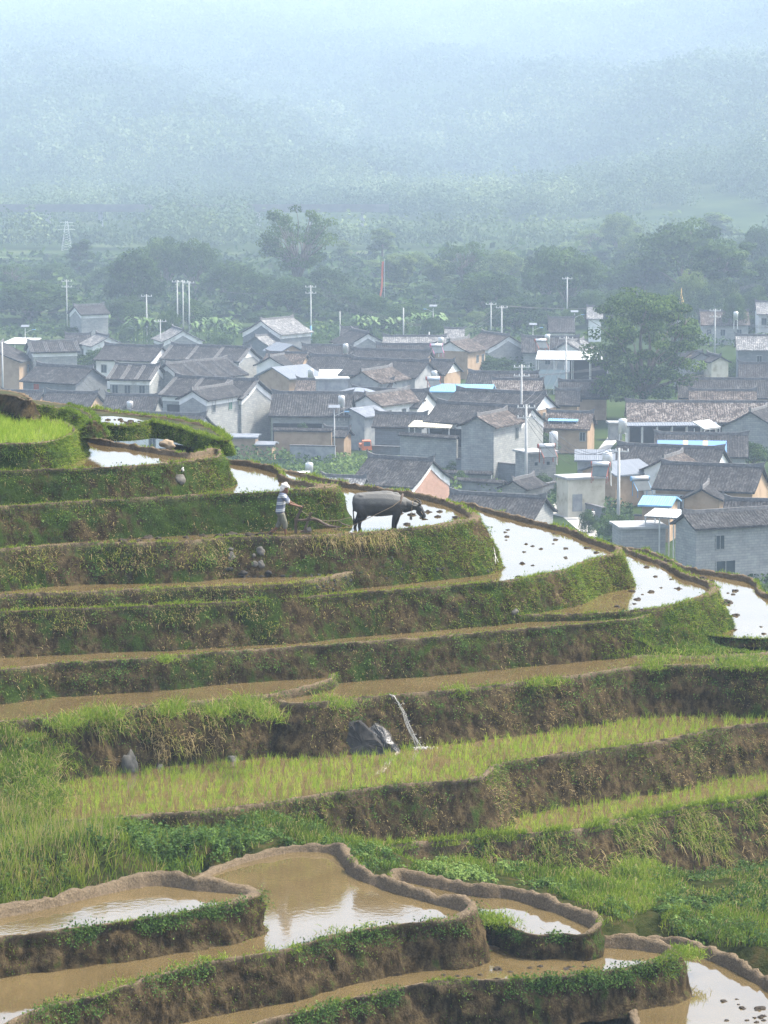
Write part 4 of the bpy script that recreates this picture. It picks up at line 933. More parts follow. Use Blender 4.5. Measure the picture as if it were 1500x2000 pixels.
def tree_proto(kind, leaf=.55, per=110):
    """all prototypes are 10 m tall and about 8-10 m wide, base at the origin"""
    b = MB(); cl = []
    if kind in ('round', 'dense', 'broad'):
        th = {'round': 1.6, 'dense': 1.0, 'broad': 2.0}[kind]; W = {'round': 3.9, 'dense': 3.6, 'broad': 4.9}[kind]; nc = {'round': 34, 'dense': 40, 'broad': 40}[kind]
        b.tube([(0, 0, -.6), (.05, 0, th*.5), (0, .1, th)], [.42, .33, .28], 8)
        for i in range(nc):
            for _ in range(30):
                d = rng.normal(0, 1, 3); d /= np.linalg.norm(d); d[2] = abs(d[2])*1.2 - .42*(kind != 'broad'); r = rng.uniform(.55, .92)
                z = th + 1.2 + (10 - th - 2.3)*(.36 + .60*d[2]*r) if kind != 'broad' else th + 2 + (10 - th - 3)*(.1 + .85*d[2]*r)
                c = (d[0]*W*r, d[1]*W*r, z)
                if all((c[0]-e[0][0])**2 + (c[1]-e[0][1])**2 + (c[2]-e[0][2])**2 > 1.5 for e in cl): break
            ra = rng.uniform(.85, 1.45); cl.append((c, (ra*1.15, ra*1.15, ra*.8)))
            if i % 3 == 0: limb(b, (0, .1, th*rng.uniform(.7, 1)), (c[0]*.85, c[1]*.85, c[2]), .16, .04)
    elif kind == 'airy':
        b.tube([(0, 0, -.6), (.1, 0, 2), (-.1, .1, 3.6)], [.30, .24, .2], 8)
        for i in range(58):
            d = rng.normal(0, 1, 3); d /= np.linalg.norm(d); q = rng.uniform(.55, 1.0); c = (d[0]*4.0*q*(1 + .25*d[2]), d[1]*4.0*q, 6.7 + d[2]*2.9*q)
            ra = rng.uniform(.5, .85); cl.append((c, (ra*1.2, ra*1.2, ra*.7))); m_ = (c[0]*.4, c[1]*.4, 3.6 + (c[2]-3.6)*.55)
            limb(b, (0, .1, rng.uniform(2.5, 3.6)), m_, .14, .07); limb(b, m_, c, .07, .025)
    elif kind == 'cone':
        b.tube([(0, 0, -.6), (0, 0, 9.4)], .22, 8, .04)
        for i in range(32):
            z = rng.uniform(1.8, 9.6); W = 2.1*(1 - (z-1.2)/9.2)**.7 + .25; a = rng.uniform(0, 6.28); r = W*rng.uniform(.3, 1); ra = rng.uniform(.45, .8)
            c = (r*math.cos(a), r*math.sin(a), z); cl.append((c, (ra, ra, ra))); limb(b, (0, 0, z - .3), c, .06, .02, n=3)
    elif kind == 'tall':                        # long bare forked trunk, thin crown at the top
        b.tube([(0, 0, -.6), (.1, 0, 2.4), (.0, 0, 4.2)], [.34, .27, .24], 8)
        limb(b, (0, 0, 4.1), (-1.4, 0, 7.6), .17, .08); limb(b, (0, 0, 4.1), (.9, .2, 8), .17, .08); limb(b, (.3, 0, 5.4), (2.3, 0, 7.6), .1, .05)
        for i in range(26):
            a = rng.uniform(0, 6.28); r = rng.uniform(.3, 3.0); z = rng.uniform(5.6, 9.5); c = (r*math.cos(a), r*math.sin(a), z); ra = rng.uniform(.5, .9)
            cl.append((c, (ra*1.25, ra*1.25, ra*.7))); limb(b, (rng.uniform(-1, 1), 0, 6.6), c, .06, .02, n=3)
    elif kind == 'shrub':
        b.tube([(0, 0, -.6), (0, 0, 4)], .25, 6, .1)
        for i in range(26):
            d = rng.normal(0, 1, 3); d /= np.linalg.norm(d); d[2] = abs(d[2]); r = rng.uniform(.4, .9); c = (d[0]*4.3*r, d[1]*4.3*r, 1.2 + d[2]*7*r); ra = rng.uniform(1.2, 2.)
            cl.append((c, (ra, ra, ra*.8)))
    elif kind == 'bamboo':
        for i in range(26):
            a = rng.uniform(0, 6.28); r = rng.uniform(.6, 2.8); t = np.array([r*math.cos(a), r*math.sin(a), rng.uniform(6, 9.6)]); limb(b, (t[0]*.12, t[1]*.12, -.4), t, .05, .02, .35)
            for q in (.55, .75, .95): cl.append(((t[0]*q, t[1]*q, t[2]*q + .6), (.6, .6, .75)))
    if kind == 'airy': per, leaf = 120, .24
    else: per, leaf = 250, .33
    ce, nn, ss, cc = crown_pts(cl, per, leaf, {'round': .5, 'dense': .42, 'broad': .55, 'airy': .6, 'cone': .45, 'tall': .5, 'shrub': .55, 'bamboo': .6}[kind])
    V, F, c = quads(ce, nn, ss, cc)
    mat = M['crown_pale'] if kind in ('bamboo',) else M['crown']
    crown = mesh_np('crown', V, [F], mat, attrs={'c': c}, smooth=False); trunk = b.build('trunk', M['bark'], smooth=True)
    for o in (crown, trunk): C.objects.unlink(o)
    return crown, trunk
PROTO = {k: [tree_proto(k) for _ in range(n)] for k, n in (('round', 3), ('dense', 3), ('broad', 2), ('airy', 2), ('cone', 2), ('tall', 1), ('shrub', 3), ('bamboo', 1))}
TREES = 0
def tree(px, top, D, wpx, kind, label, name='tree', group='trees of the valley', base=0., pale=False, xs=None):
    """px, top: crown top in the photograph; D distance; wpx crown width in photograph pixels"""
    global TREES; TREES += 1
    x, y, ztop = PD(px, top, D); h = max(1.2, ztop - base); wd = wpx/ppm(D)
    cr, tr = PROTO[kind][TREES % len(PROTO[kind])]
    w0 = {'round': 9., 'dense': 8.6, 'broad': 11., 'airy': 8.6, 'cone': 4.6, 'tall': 7., 'shrub': 9.8, 'bamboo': 6.6}[kind]
    r = empty(name, (x, y, base), rng.uniform(0, 6.28), label, name.replace('_', ' '), group)
    r.scale = (wd/w0, wd/w0, h/10)
    for p, nm in ((cr, 'crown'), (tr, 'trunk')):
        o = bpy.data.objects.new(nm, p.data); C.objects.link(o); o.parent = r
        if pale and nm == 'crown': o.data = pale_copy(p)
    return r
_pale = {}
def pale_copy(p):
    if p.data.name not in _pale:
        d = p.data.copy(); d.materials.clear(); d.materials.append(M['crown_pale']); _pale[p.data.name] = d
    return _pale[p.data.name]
# trees one can tell apart
for a in [
 (60,528,610,200,'dense','broad dark tree at the far left edge behind the village'),
 (22,512,690,110,'airy','thin tree rising over the broad dark tree at the far left'),
 (95,500,720,110,'round','dull green tree between the far left tree and the slender conical one'),
 (155,468,760,78,'cone','slender grey green conical tree at the left'),
 (205,508,700,80,'round','small rounded tree right of the slender conical one'),
 (262,446,620,128,'dense','tall dark tree with a stepped crown left of the three poles'),
 (322,452,690,130,'broad','dark domed tree behind the stepped crown'),
 (382,464,680,110,'broad','dark domed tree touching the stepped pair on its right'),
 (245,560,585,100,'round','lower leafy tree in front of the stepped dark tree'),
 (452,484,650,130,'round','rounded green tree left of the tall open crowned tree'),
 (505,512,630,140,'round','rounded green tree at the foot of the tall open crowned tree'),
 (583,396,640,175,'airy','tallest open crowned tree with bare limbs against the haze'),
 (570,520,620,150,'dense','dark tree under the tallest open crown'),
 (640,500,650,110,'round','tree with one arm reaching right below the tallest crown'),
 (690,548,620,120,'dense','dark tree left of the red pennant'),
 (672,470,800,60,'cone','faint thin tree behind the right side of the tallest crown'),
 (747,446,800,80,'cone','tall faint tree above the red pennant'),
 (776,500,700,90,'bamboo','pale yellow green tree right of the red pennant'),
 (815,478,760,70,'dense','dark faint tree right of the pale yellow green one'),
 (858,508,690,80,'bamboo','pale willow like tree in the middle of the wood'),
 (905,466,680,110,'airy','dark ragged tree in the middle of the wood'),
 (950,505,620,150,'round','broad dull tree above the middle of the village'),
 (985,470,720,110,'round','faint round tree behind the middle of the wood'),
 (1068,446,650,110,'dense','dark crowned tree left of the tall lamp post'),
 (1110,472,620,175,'broad','broad dark tree spreading behind the great tree'),
 (1010,560,585,130,'dense','low dark tree behind the white banded grey gable'),
 (1150,548,600,110,'dense','low dark tree left of the top of the great tree'),
 (1209,390,860,80,'round','faint tall tree rising highest at the right'),
 (1160,440,860,80,'airy','faint ragged tree left of the faint tall tree'),
 (1245,428,760,110,'dense','dark crown right of the faint tall tree'),
 (1250,480,660,150,'round','mid green tree behind the top of the great tree'),
 (1345,424,650,230,'broad','very broad tall crown at the right'),
 (1412,470,600,150,'tall','tree with a long bare forked trunk at the right'),
 (1480,410,720,90,'dense','dark tree cut by the right edge high up'),
 (1500,478,640,130,'round','rounded tree at the right edge below the dark one'),
 (1440,560,620,110,'dense','dark tree behind the temple roof')]:
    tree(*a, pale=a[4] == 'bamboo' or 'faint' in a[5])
# the wood behind them, filled tree by tree under the traced skyline
sky_line = [(-60,520),(60,540),(130,545),(200,530),(300,500),(400,505),(480,520),(560,520),(650,520),(720,490),(800,505),(880,500),(960,500),(1040,490),(1120,490),(1220,450),(1300,450),(1400,440),(1500,450),(1560,440)]
def sl(x):
    for (a, b), (c, d) in zip(sky_line, sky_line[1:]):
        if a <= x <= c: return b + (d-b)*(x-a)/(c-a)
    return 500
k = 0
LM = [(-99, 'at the left edge'), (60, 'above the far left canopy'), (130, 'above the far white trimmed house'), (230, 'above the leaning pole'), (320, 'above the three poles'), (420, 'left of the tall grey house'), (500, 'above the tall grey house'), (590, 'by the blue based pole'),
      (670, 'left of the red pennant'), (750, 'right of the red pennant'), (830, 'above the pink heater'), (930, 'above the two middle poles'), (1020, 'left of the single armed pole'), (1110, 'left of the great tree'), (1190, 'over the great tree'), (1330, 'right of the gilded spire'), (1410, 'over the temple'), (1480, 'at the right edge')]
RK = ['farthest', 'fourth', 'third', 'second', 'nearest']; KD = {'round': 'round leafy', 'dense': 'dark dense', 'broad': 'broad domed', 'airy': 'thin open', 'cone': 'slender pointed', 'bamboo': 'pale feathery'}; SEEN = {}
def wood_label(x, row, kind):
    lm = [b for a, b in LM if a <= x][-1]; L = f"{KD[kind]} tree in the {RK[row]} rank of wood {lm}"; SEEN[L] = SEEN.get(L, 0) + 1
    return L if SEEN[L] == 1 else f"{['', '', 'second', 'third', 'fourth', 'fifth'][min(5, SEEN[L])]} {L}"
for row, D0, off in ((0, 880, -12), (1, 780, 18), (2, 700, 42), (3, 615, 78), (4, 580, 100)):
    x = -60 + row*13
    while x < 1570:
        wd = rng.uniform(70, 125) if row < 4 else rng.uniform(50, 90); D = D0 + rng.uniform(-30, 30)
        kind = ['round', 'dense', 'broad', 'airy', 'cone', 'round', 'bamboo'][rng.integers(0, 7 if row < 3 else 3)]
        top = sl(x) + off + rng.uniform(-14, 22)
        if not (row == 4 and (430 < x < 620 or x < 60)):
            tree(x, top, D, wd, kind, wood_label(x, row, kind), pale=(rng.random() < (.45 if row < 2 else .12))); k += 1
        x += wd*rng.uniform(.55, .85)
# trees standing among the houses
def village_tree(px, top, bot, wpx, kind, label, name='tree', pale=False, base=None, group='trees and bushes among the houses'):
    z0 = 0. if base is None else base; D = (CAMZ - z0)/dec(bot); return tree(px, top, D, wpx, kind, label, name, group, z0, pale)
for a in [
 (190,664,752,98,'round','round leafy tree left of the long patchy roofed house'),
 (90,650,690,50,'shrub','bush behind the white canopy at the left'),
 (165,618,655,90,'shrub','wide bush below the far white trimmed house'),
 (517,668,712,62,'dense','dark green bush before the tall grey house'),
 (612,640,690,60,'shrub','bush at the foot of the tall pole with the blue base'),
 (700,612,660,90,'shrub','bush behind the white banded gable right of the tall pole'),
 (760,600,655,80,'dense','dark tree behind the long narrow roofs'),
 (840,618,668,70,'shrub','pale bush above the pink water heater'),
 (925,680,732,110,'dense','leafy bush right of the half ochre gable'),
 (975,690,735,90,'dense','leafy bush at the foot of the tall pole'),
 (1048,670,722,60,'round','slim tree beside the wall of the white banded grey gable'),
 (1060,830,905,72,'round','leafy tree right of the largest grey house'),
 (1312,816,862,92,'round','round tree before the streaked roof'),
 (1466,846,925,88,'round','round tree at the lower right between two dark roofs'),
 (1340,620,690,70,'shrub','bush behind the cream gable'),
 (1352,712,760,60,'shrub','pale leafed bush between the grey and cream gables'),
 (1440,690,735,70,'shrub','bush under the wall of the pale roofed house'),
 (1460,605,660,70,'dense','dark bush below the temple'),
 (590,826,884,34,'cone','small upright tree before the long ochre wall'),
 (641,840,884,28,'cone','smaller upright tree left of the concrete house'),
 (665,650,690,60,'shrub','low bush behind the white banded gable'),
 (430,640,690,60,'shrub','bush right of the three poles'),
 (250,618,668,60,'shrub','bush behind the leaning pole'),
 (1150,980,1040,50,'shrub','bush by the lane at the foot of the terraces'),
 (1195,985,1060,80,'shrub','loose bush before the ochre shed'),
 (1060,912,965,60,'shrub','bush by the stone base of the walled yard'),
 (1100,920,975,50,'shrub','bush at the corner of the walled yard'),
 (1035,925,980,60,'shrub','bush left of the stone base'),
 (885,890,930,60,'shrub','spiky bush below the stone wall of the largest house'),
 (445,905,950,60,'shrub','loose shrub below the ochre shed'),
 (520,885,935,60,'shrub','grey green shrub in the garden'),
 (480,880,930,50,'shrub','shrub right of the ochre shed'),
 (900,905,960,50,'shrub','shrub right of the pink gable'),
 (555,900,945,60,'shrub','shrub behind the terrace rim left of the farmer'),
 ]:
    village_tree(*a, name='tree' if 'tree' in a[5] else 'bush')
for px, lb in ((1416, 'bright round bush left of the porch door at the lower right'), (1473, 'bright round bush at the lower right edge')):
    t = village_tree(px, 1066, 1128, 62, 'shrub', lb, 'bush', pale=False)
village_tree(1285,1085,1140,50,'shrub','low bush behind the terrace rim at the lower right','bush')
# the great tree
def great_tree():
    D = 415.; x, y, ztop = PD(1258, 552, D); h = ztop; root = empty('great_tree', (x, y, 0), 0, 'great round leafy tree standing among the roofs right of centre', 'tree')
    b = MB(); cl = []; b.tube([(0, 0, -.6), (.3, 0, 2.5), (.1, 0, 5)], [.75, .6, .5], 10)
    W = 8.1
    for i in range(84):
        for _ in range(20):
            d = rng.normal(0, 1, 3); d /= np.linalg.norm(d); r = rng.uniform(.5, .98); z = h*.53 + d[2]*h*.45*r; ww = W*(.92 if z < h*.5 else 1.)*(1 - .25*max(0, z/h - .6))
            c = (d[0]*ww*r + .5*math.sin(z), d[1]*ww*r, z)
            if all((c[0]-e[0][0])**2 + (c[1]-e[0][1])**2 + (c[2]-e[0][2])**2 > 5.2 for e in cl): break
        ra = rng.uniform(.95, 1.8); cl.append((c, (ra*1.3, ra*1.3, ra*.6)))
    for a, ln, z in ((.2, 6.8, 9), (.9, 6, 12), (2.2, 6, 12), (3., 6.5, 8.5), (3.6, 5.5, 13), (4.4, 5, 11), (5.1, 6.3, 10), (5.8, 6.2, 14), (1.5, 3, 15), (4.8, 2.5, 15.5), (3.3, 6.8, 6), (0.0, 6.9, 6.5)):
        e = (ln*math.cos(a), ln*math.sin(a), z); limb(b, (0, 0, rng.uniform(3, 5)), e, .32, .07, .12, 8)
        for _ in range(4):
            o = rng.normal(0, 1.6, 3); limb(b, np.array(e)*.72 + np.array([0, 0, 1.]), np.array(e) + o, .09, .02, .1, 4)
    ce, nn, ss, cc = crown_pts(cl, 270, .40, .62, .4)
    V, F, c = quads(ce, nn, ss, cc); mesh_np('crown', V, [F], M['great'], root, attrs={'c': c}, smooth=False); b.build('trunk', M['bark'], root, smooth=True)
M['great'] = foliage_mat('great_tree_leaf', [(0, (.008, .021, .006)), (.35, (.022, .052, .011)), (.7, (.055, .108, .021)), (1, (.13, .20, .04))], .32)
great_tree()
# banana plants and palms
def banana_proto():
    b = MB()
    for s in range(5):
        ox, oy = rng.normal(0, .7, 2); hh = rng.uniform(1.6, 2.8); b.tube([(ox, oy, -.3), (ox, oy, hh)], .12, 6, .07)
        for k in range(7):
            a = rng.uniform(0, 6.28); L = rng.uniform(1.4, 2.3); up_ = rng.uniform(.5, 1.3); w_ = .26
            pts = [(ox + math.cos(a)*L*t, oy + math.sin(a)*L*t, hh + up_*math.sin(t*2.2)*1.1 - .5*t*t) for t in (0, .3, .6, 1)]
            for (p, q), (wa, wb) in zip(zip(pts, pts[1:]), ((.05, w_), (w_, w_), (w_, .03))):
                sx, sy = -math.sin(a), math.cos(a)
                b.add([(p[0]-sx*wa, p[1]-sy*wa, p[2]), (p[0]+sx*wa, p[1]+sy*wa, p[2]), (q[0]+sx*wb, q[1]+sy*wb, q[2]), (q[0]-sx*wb, q[1]-sy*wb, q[2])], [(0, 1, 2, 3)])
    return b
M['banana'] = simple('banana_leaf', [(.05, .10, .025), (.11, .18, .05)], 2, .5)
bp = banana_proto().build('banana_plant', M['banana']); bpd = bp.data; bpd2 = banana_proto().build('banana_plant', M['banana']); d2 = bpd2.data; bpd2['label'] = ''; 
for o in (bp, bpd2): bpd_ = o.data; bpy.data.objects.remove(o)
places = [(165,640,'left of the far white trimmed house'),(186,640,'before the far white trimmed house'),(204,642,'right of the far white trimmed house'),(272,662,'left of the leaning pole'),(298,664,'at the foot of the leaning pole'),
          (432,662,'right of the gable under the three poles'),(452,664,'left of the tall grey house'),(416,655,'behind the gable under the three poles'),(705,652,'behind the gable right of the blue based pole'),(735,652,'behind the long narrow roofs, left'),
          (765,654,'behind the long narrow roofs, middle'),(792,655,'behind the long narrow roofs, right'),(820,645,'by the small white shed roof'),(845,650,'above the pink water heater'),(385,660,'behind the gable under the three poles, right')]
for i, (px, py, wh) in enumerate(places):
    p = px_point(px, py + 10, 0); o = bpy.data.objects.new('banana_plant', (bpd, d2)[i % 2]); C.objects.link(o); o.location = p; o.rotation_euler = (0, 0, rng.uniform(0, 6)); s = rng.uniform(.95, 1.3); o.scale = (s, s, s)
    tag(o, 'pale green banana plant ' + wh.replace(',', ''), 'banana plant', 'banana plants at the edge of the village')
def palm(px, top, bot, label):
    p = px_point(px, bot, 0); h = PD(px, top, p.y)[2]; r = empty('palm_tree', p, 0, label, 'palm tree', 'palms at the grey house'); b = MB(); b.tube([(0, 0, -.3), (.1, 0, h*.8)], .16, 7, .11); b.build('trunk', M['bark'], r, True)
    b = MB()
    for k in range(26):
        a = k*2.4; L = rng.uniform(1.3, 1.9); e = rng.uniform(-.3, 1.2); z0 = h*.8; w_ = .22; sx, sy = -math.sin(a), math.cos(a)
        pts = [(.1 + math.cos(a)*L*t, math.sin(a)*L*t, z0 + e*t - .8*t*t) for t in (0, .5, 1)]
        for (p_, q), (wa, wb) in zip(zip(pts, pts[1:]), ((.04, w_), (w_, .05))):
            b.add([(p_[0]-sx*wa, p_[1]-sy*wa, p_[2]), (p_[0]+sx*wa, p_[1]+sy*wa, p_[2]), (q[0]+sx*wb, q[1]+sy*wb, q[2]), (q[0]-sx*wb, q[1]-sy*wb, q[2])], [(0, 1, 2, 3)])
    b.build('crown', simple_palm, r)
simple_palm = simple('palm_frond', [(.03, .06, .02), (.07, .12, .035)], 2, .6)
palm(105, 666, 735, 'tall slim palm against the grey house wall'); palm(122, 690, 742, 'shorter palm right of the tall slim palm'); palm(68, 693, 745, 'bushy palm at the left end of the grey house')
# ------------------------------------------------------------ far wood on the mountain: nobody could count it
def far_wood():
    ce, nn, ss, cc = [], [], [], []
    n = 11500; t = rng.random(n); Y = 930*(4700/930)**t; X = rng.uniform(-1, 1, n)*(Y*.165 + 30)
    dens = mnoise
    z = terrain_h(X, Y) + CAMZ
    for i in range(n):
        f = mnoise.noise((X[i]*.012, Y[i]*.004, 0)) + .6*mnoise.noise((X[i]*.05, Y[i]*.015, 3))
        pxx = 750 + X[i]/Y[i]*FOC
        if f < -.5 + (.16 if Y[i] < 1350 else 0) or (955 < Y[i] < 1130 and not 310 < pxx < 470): continue
        R_ = rng.uniform(4.5, 8)*(1 + (Y[i]-900)/3800); k = 130 if Y[i] < 1500 else 60; d = unit(rng.normal(0, 1, (k, 3))); d[:, 2] = np.abs(d[:, 2])
        r = rng.uniform(.6, 1.05, k)[:, None]; hgt = rng.uniform(.9, 1.5)
        ce.append(np.array([X[i], Y[i], z[i] + R_*.25]) + d*r*np.array([R_, R_, R_*hgt])); nn.append(unit(d + rng.normal(0, .5, (k, 3)))); ss.append(R_*(.21 if k == 130 else .33)*rng.uniform(.6, 1.2, k))
        cc.append(np.clip(.5 + .6*f + rng.normal(0, .09) + rng.normal(0, .08, k), 0, 1))
    V, F, c = quads(np.concatenate(ce), np.concatenate(nn), np.concatenate(ss), np.concatenate(cc))
    o = mesh_np('mountain_forest', V, [F], M['far'], attrs={'c': c}, smooth=False); tag(o, kind='stuff'); print('far wood', len(F))
M['far'] = foliage_mat('far_leaf', [(0, (.04, .07, .04)), (.4, (.06, .10, .048)), (.75, (.095, .14, .06)), (1, (.17, .22, .10))], .25)  # leaf colour paled to stand in for sun and haze on the mountain
far_wood()
# ------------------------------------------------------------ utility poles, wires, tanks, walls, canopies
POLES = {}
def pole(key, px, top, bot, label, arms=1, r=.17, blue=False, twin=0, name='utility_pole'):
    D = CAMZ/dec(bot); x, y, zt = PD(px, top, D); root = empty(name, (x, y, 0), 0, label, 'utility pole', 'utility poles')
    MB().tube([(0, 0, -.4), (0, 0, zt)], r, 8, r*.6).build('post', M['pole'], root, True)
    if blue: MB().tube([(0, 0, 0), (0, 0, zt*.33)], r*1.04, 8).build('painted_base', M['metal_blue'], root, True)
    for k in range(arms):
        z = zt - .35 - k*1.1; b = MB(); b.box(-1.0, 1.0, -.06, .06, z - .06, z + .06); arm = b.build('crossarm', M['pole'], root)
        i = MB()
        for u in (-.9, -.3, .3, .9): i.tube([(u, 0, z + .06), (u, 0, z + .30)], .06, 6, .04)
        i.build('insulators', M['white'], arm)
    POLES[key] = Vector((x, y, zt)); return root
pole('a', 286, 575, 668, 'leaning grey pole with one crossarm above the banana plants', 1)
pole('p1', 346, 547, 655, 'leftmost of the three close poles', 1); pole('p2', 357, 547, 656, 'middle one of the three close poles', 1); pole('p3', 369, 549, 657, 'rightmost of the three close poles', 1)
pole('b', 607, 557, 675, 'tall pole with a blue painted base', 2, blue=True)
pole('c', 139, 720, 812, 'pole standing just behind the terrace edge at the left', 1)
pole('d', 313, 624, 715, 'slim pole before the gable under the three poles', 1, .12); pole('e', 351, 657, 715, 'short pole on the roof with raised tile rows', 1, .12)
pole('f', 788, 601, 672, 'pole rising from the long narrow roofs', 0, .16); pole('g', 838, 648, 715, 'pole beside the pink solar heater', 0, .15)
pole('h', 959, 591, 660, 'left one of two poles above the middle of the village', 1); pole('i', 980, 597, 705, 'right one of two poles above the middle of the village', 1)
pole('j', 1108, 541, 640, 'pole with a single arm behind the great tree on its left', 1); pole('k', 1106, 657, 800, 'pole at the right corner of the white roofed pavilion', 1)
pole('l', 1019, 712, 880, 'rear one of the double pole carrying the switch gear', 2); pole('m', 1028, 790, 975, 'tall pole in front of the largest house', 2, .2)
pole('n', 1209, 875, 1052, 'tall pole right of the lane near the terrace rim', 1, .2); pole('o', 1397, 603, 692, 'pole beside the bare forked trunk', 2, .16)
pole('q', 1353, 590, 640, 'short far pole left of the bare forked trunk', 1, .15); pole('r', 130, 546, 640, 'far pole before the wood at the left', 2, .15)
pole('s', 664, 608, 668, 'slim bare pole left of the white banded gable', 0, .14); pole('t', 4, 668, 775, 'pole at the extreme left edge before the ochre house', 0, .16)
pole('u', 1166, 1, 2, 'x', 0) if False else None
def wire(p, q, sag=1.2, r=.022, n=10, label=None):
    p, q = Vector(p), Vector(q)
    return [p.lerp(q, t/n) - Vector((0, 0, sag*4*(t/n)*(1 - t/n))) for t in range(n + 1)]
def wires(a, b, label, sag=1.5, r=.022):
    p, q = (POLES[a] if isinstance(a, str) else Vector(a)), (POLES[b] if isinstance(b, str) else Vector(b)); m = MB(); 
    root = empty('power_line', p, 0, label, 'wire', 'overhead lines')
    for u in (-.9, 0, .9):
        MB().tube([v - p for v in wire(p + Vector((u, 0, 0)), q + Vector((u, 0, 0)), sag)], r, 4).build('wire', M['wire'], root)
off = lambda px, py, D: PD(px, py, D)
wires('b', off(860, 640, 560), 'thin lines running right from the blue based pole'); wires('i', off(845, 655, 470), 'lines dipping left from the two middle poles')
wires('i', off(1500, 548, 640), 'lines rising right across the wood', 2.5); wires('k', 'm', 'slack lines between the pavilion pole and the tall pole', 2)
wires('m', off(1130, 905, 335), 'lines falling right from the tall pole', 1.2); wires('o', off(1520, 640, 470), 'lines leaving the picture right of the forked trunk', 1)
wires('a', off(-40, 600, 560), 'thin lines running left from the leaning pole', 2); wires('p1', 'b', 'thin lines from the three poles to the blue based pole', 2)
wires('m', 'n', 'lines from the tall pole to the pole by the lane', 2.5); wires('c', off(320, 880, 330), 'guy line falling right from the pole at the terrace edge', .5, .015)
wires(off(1000, 733, 400), off(1400, 640, 470), 'long line crossing in front of the great tree', 2.)
def street_lamp(px, top, bot, label, s=1):
    D = CAMZ/dec(bot); x, y, zt = PD(px, top, D); root = empty('street_lamp', (x, y, 0), 0, label, 'street lamp', 'solar street lamps')
    MB().tube([(0, 0, -.2), (0, 0, zt)], .07, 6).build('post', M['pole'], root, True)
    MB().slab([(-.7, -.4, zt + .25), (.7, -.4, zt + .25), (.7, .4, zt + .55), (-.7, .4, zt + .55)], .06).build('solar_panel', M['metal_grey'], root)
    MB().tube([(0, 0, zt - .8), (.9*s, 0, zt - .35), (1.5*s, 0, zt - .25)], .04, 5).build('arm', M['pole'], root); MB().box(min(1.2*s, 1.8*s), max(1.2*s, 1.8*s), -.14, .14, zt - .3, zt - .18).build('lamp_head', M['metal_blue'], root)
street_lamp(1041, 637, 680, 'solar street lamp left of the great tree'); street_lamp(49, 641, 700, 'solar street lamp at the upper left before the dark tree'); street_lamp(846, 601, 665, 'street lamp with bright head right of the dark wood', -1)
street_lamp(222, 795, 850, 'small solar lamp peeping over the terrace edge at the left'); street_lamp(653, 800, 905, 'solar street lamp at the corner of the square concrete house')
street_lamp(1122, 612, 665, 'street lamp behind the far dark roof left of the great tree')
def tank(px, bot, hb, label, r=.42, hh=1.45):
    D = (CAMZ - hb)/dec(bot); x, y, z = PD(px, bot, D); root = empty('water_tank', (x, y, z), 0, label, 'water tank', 'steel water tanks')
    b = MB().tube([(0, 0, 0), (0, 0, hh*.9), (0, 0, hh)], [r, r, r*.9], 16); b.build('tank', M['steel'], root, True)
    MB().tube([(0, 0, hh), (0, 0, hh + .08)], r*.55, 12).build('lid', M['metal_white'], root)
    b = MB()
    for sx in (-1, 1):
        for sy in (-1, 1): b = MB(); b.tube([(sx*r*.7, sy*r*.7, 0), (sx*r*.8, sy*r*.8, -1.6)], .04, 5); b.build('leg', M['steel'], root)
for a in [(607, 741, 4.4, 'steel tank left of the white pavilion frame'), (675, 690, 4.6, 'steel tank behind the pale central roofs'), (861, 677, 5.2, 'steel tank above the pink solar heater'), (848, 745, 5., 'steel tank beside the red and white heater'),
          (1069, 671, 5, 'steel tank left of the great tree'), (1081, 880, 4.2, 'tall steel tank on the walled yard block', .5, 2.1), (1216, 847, 4.8, 'white tank at the left end of the streaked roof', .5, 1.7), (1186, 919, 4.4, 'steel tank on the flat roofed block', .52, 1.9),
          (667, 796, 5.2, 'steel tank on the square concrete house'), (254, 806, 3.6, 'small steel tank behind the terrace edge at the left'), (604, 928, 3.6, 'ribbed steel tank peeping over the rim above the farmer', .42, 1.3), (1437, 625, 5, 'small tank on the far brown roof')]: tank(*a)
def heater(px, bot, hb, label, mat='red_wood', ang=.3):
    D = (CAMZ - hb)/dec(bot); x, y, z = PD(px, bot, D); root = empty('solar_heater', (x, y, z), ang, label, 'solar water heater', 'solar water heaters')
    MB().tube([(-.9, .5, 1.2), (.9, .5, 1.2)], .27, 12).build('drum', M['steel'], root, True)
    for s in (-1, 1): MB().tube([(s*.92, .5, 1.2), (s*1.0, .5, 1.2)], .28, 12).build('drum_cap', M[mat], root)
    MB().slab([(-.8, -.9, .1), (.8, -.9, .1), (.8, .4, 1.1), (-.8, .4, 1.1)], .07).build('collector', M['glass'], root)
    b = MB()
    for s in (-1, 1): b = MB(); b.tube([(s*.8, .5, -.6), (s*.8, .5, 1.1), (s*.8, -.95, .05), (s*.8, -.95, -.6)], .05, 5); b.build('frame', M[mat], root)
M['pink_paint'] = simple('pink_paint', [(.40, .10, .22), (.52, .16, .30)], 3, .6)
for a in [(848, 757, 5, 'red and white solar heater above the blue sheet roof'), (854, 690, 5, 'pink framed solar heater beside its tank', 'pink_paint'), (1070, 893, 4.2, 'solar heater with a red capped drum on the walled yard block'), (1172, 930, 4.4, 'solar heater on a red frame on the flat roofed block', 'red_wood', -.2),
          (1253, 958, 3, 'solar heater with a blue capped drum beside the corrugated screen', 'metal_blue'), (1058, 680, 4.8, 'solar heater with a red cap left of the great tree'), (590, 948, 2.8, 'white drum of a heater lying behind the rim above the farmer', 'metal_white')]: heater(*a)
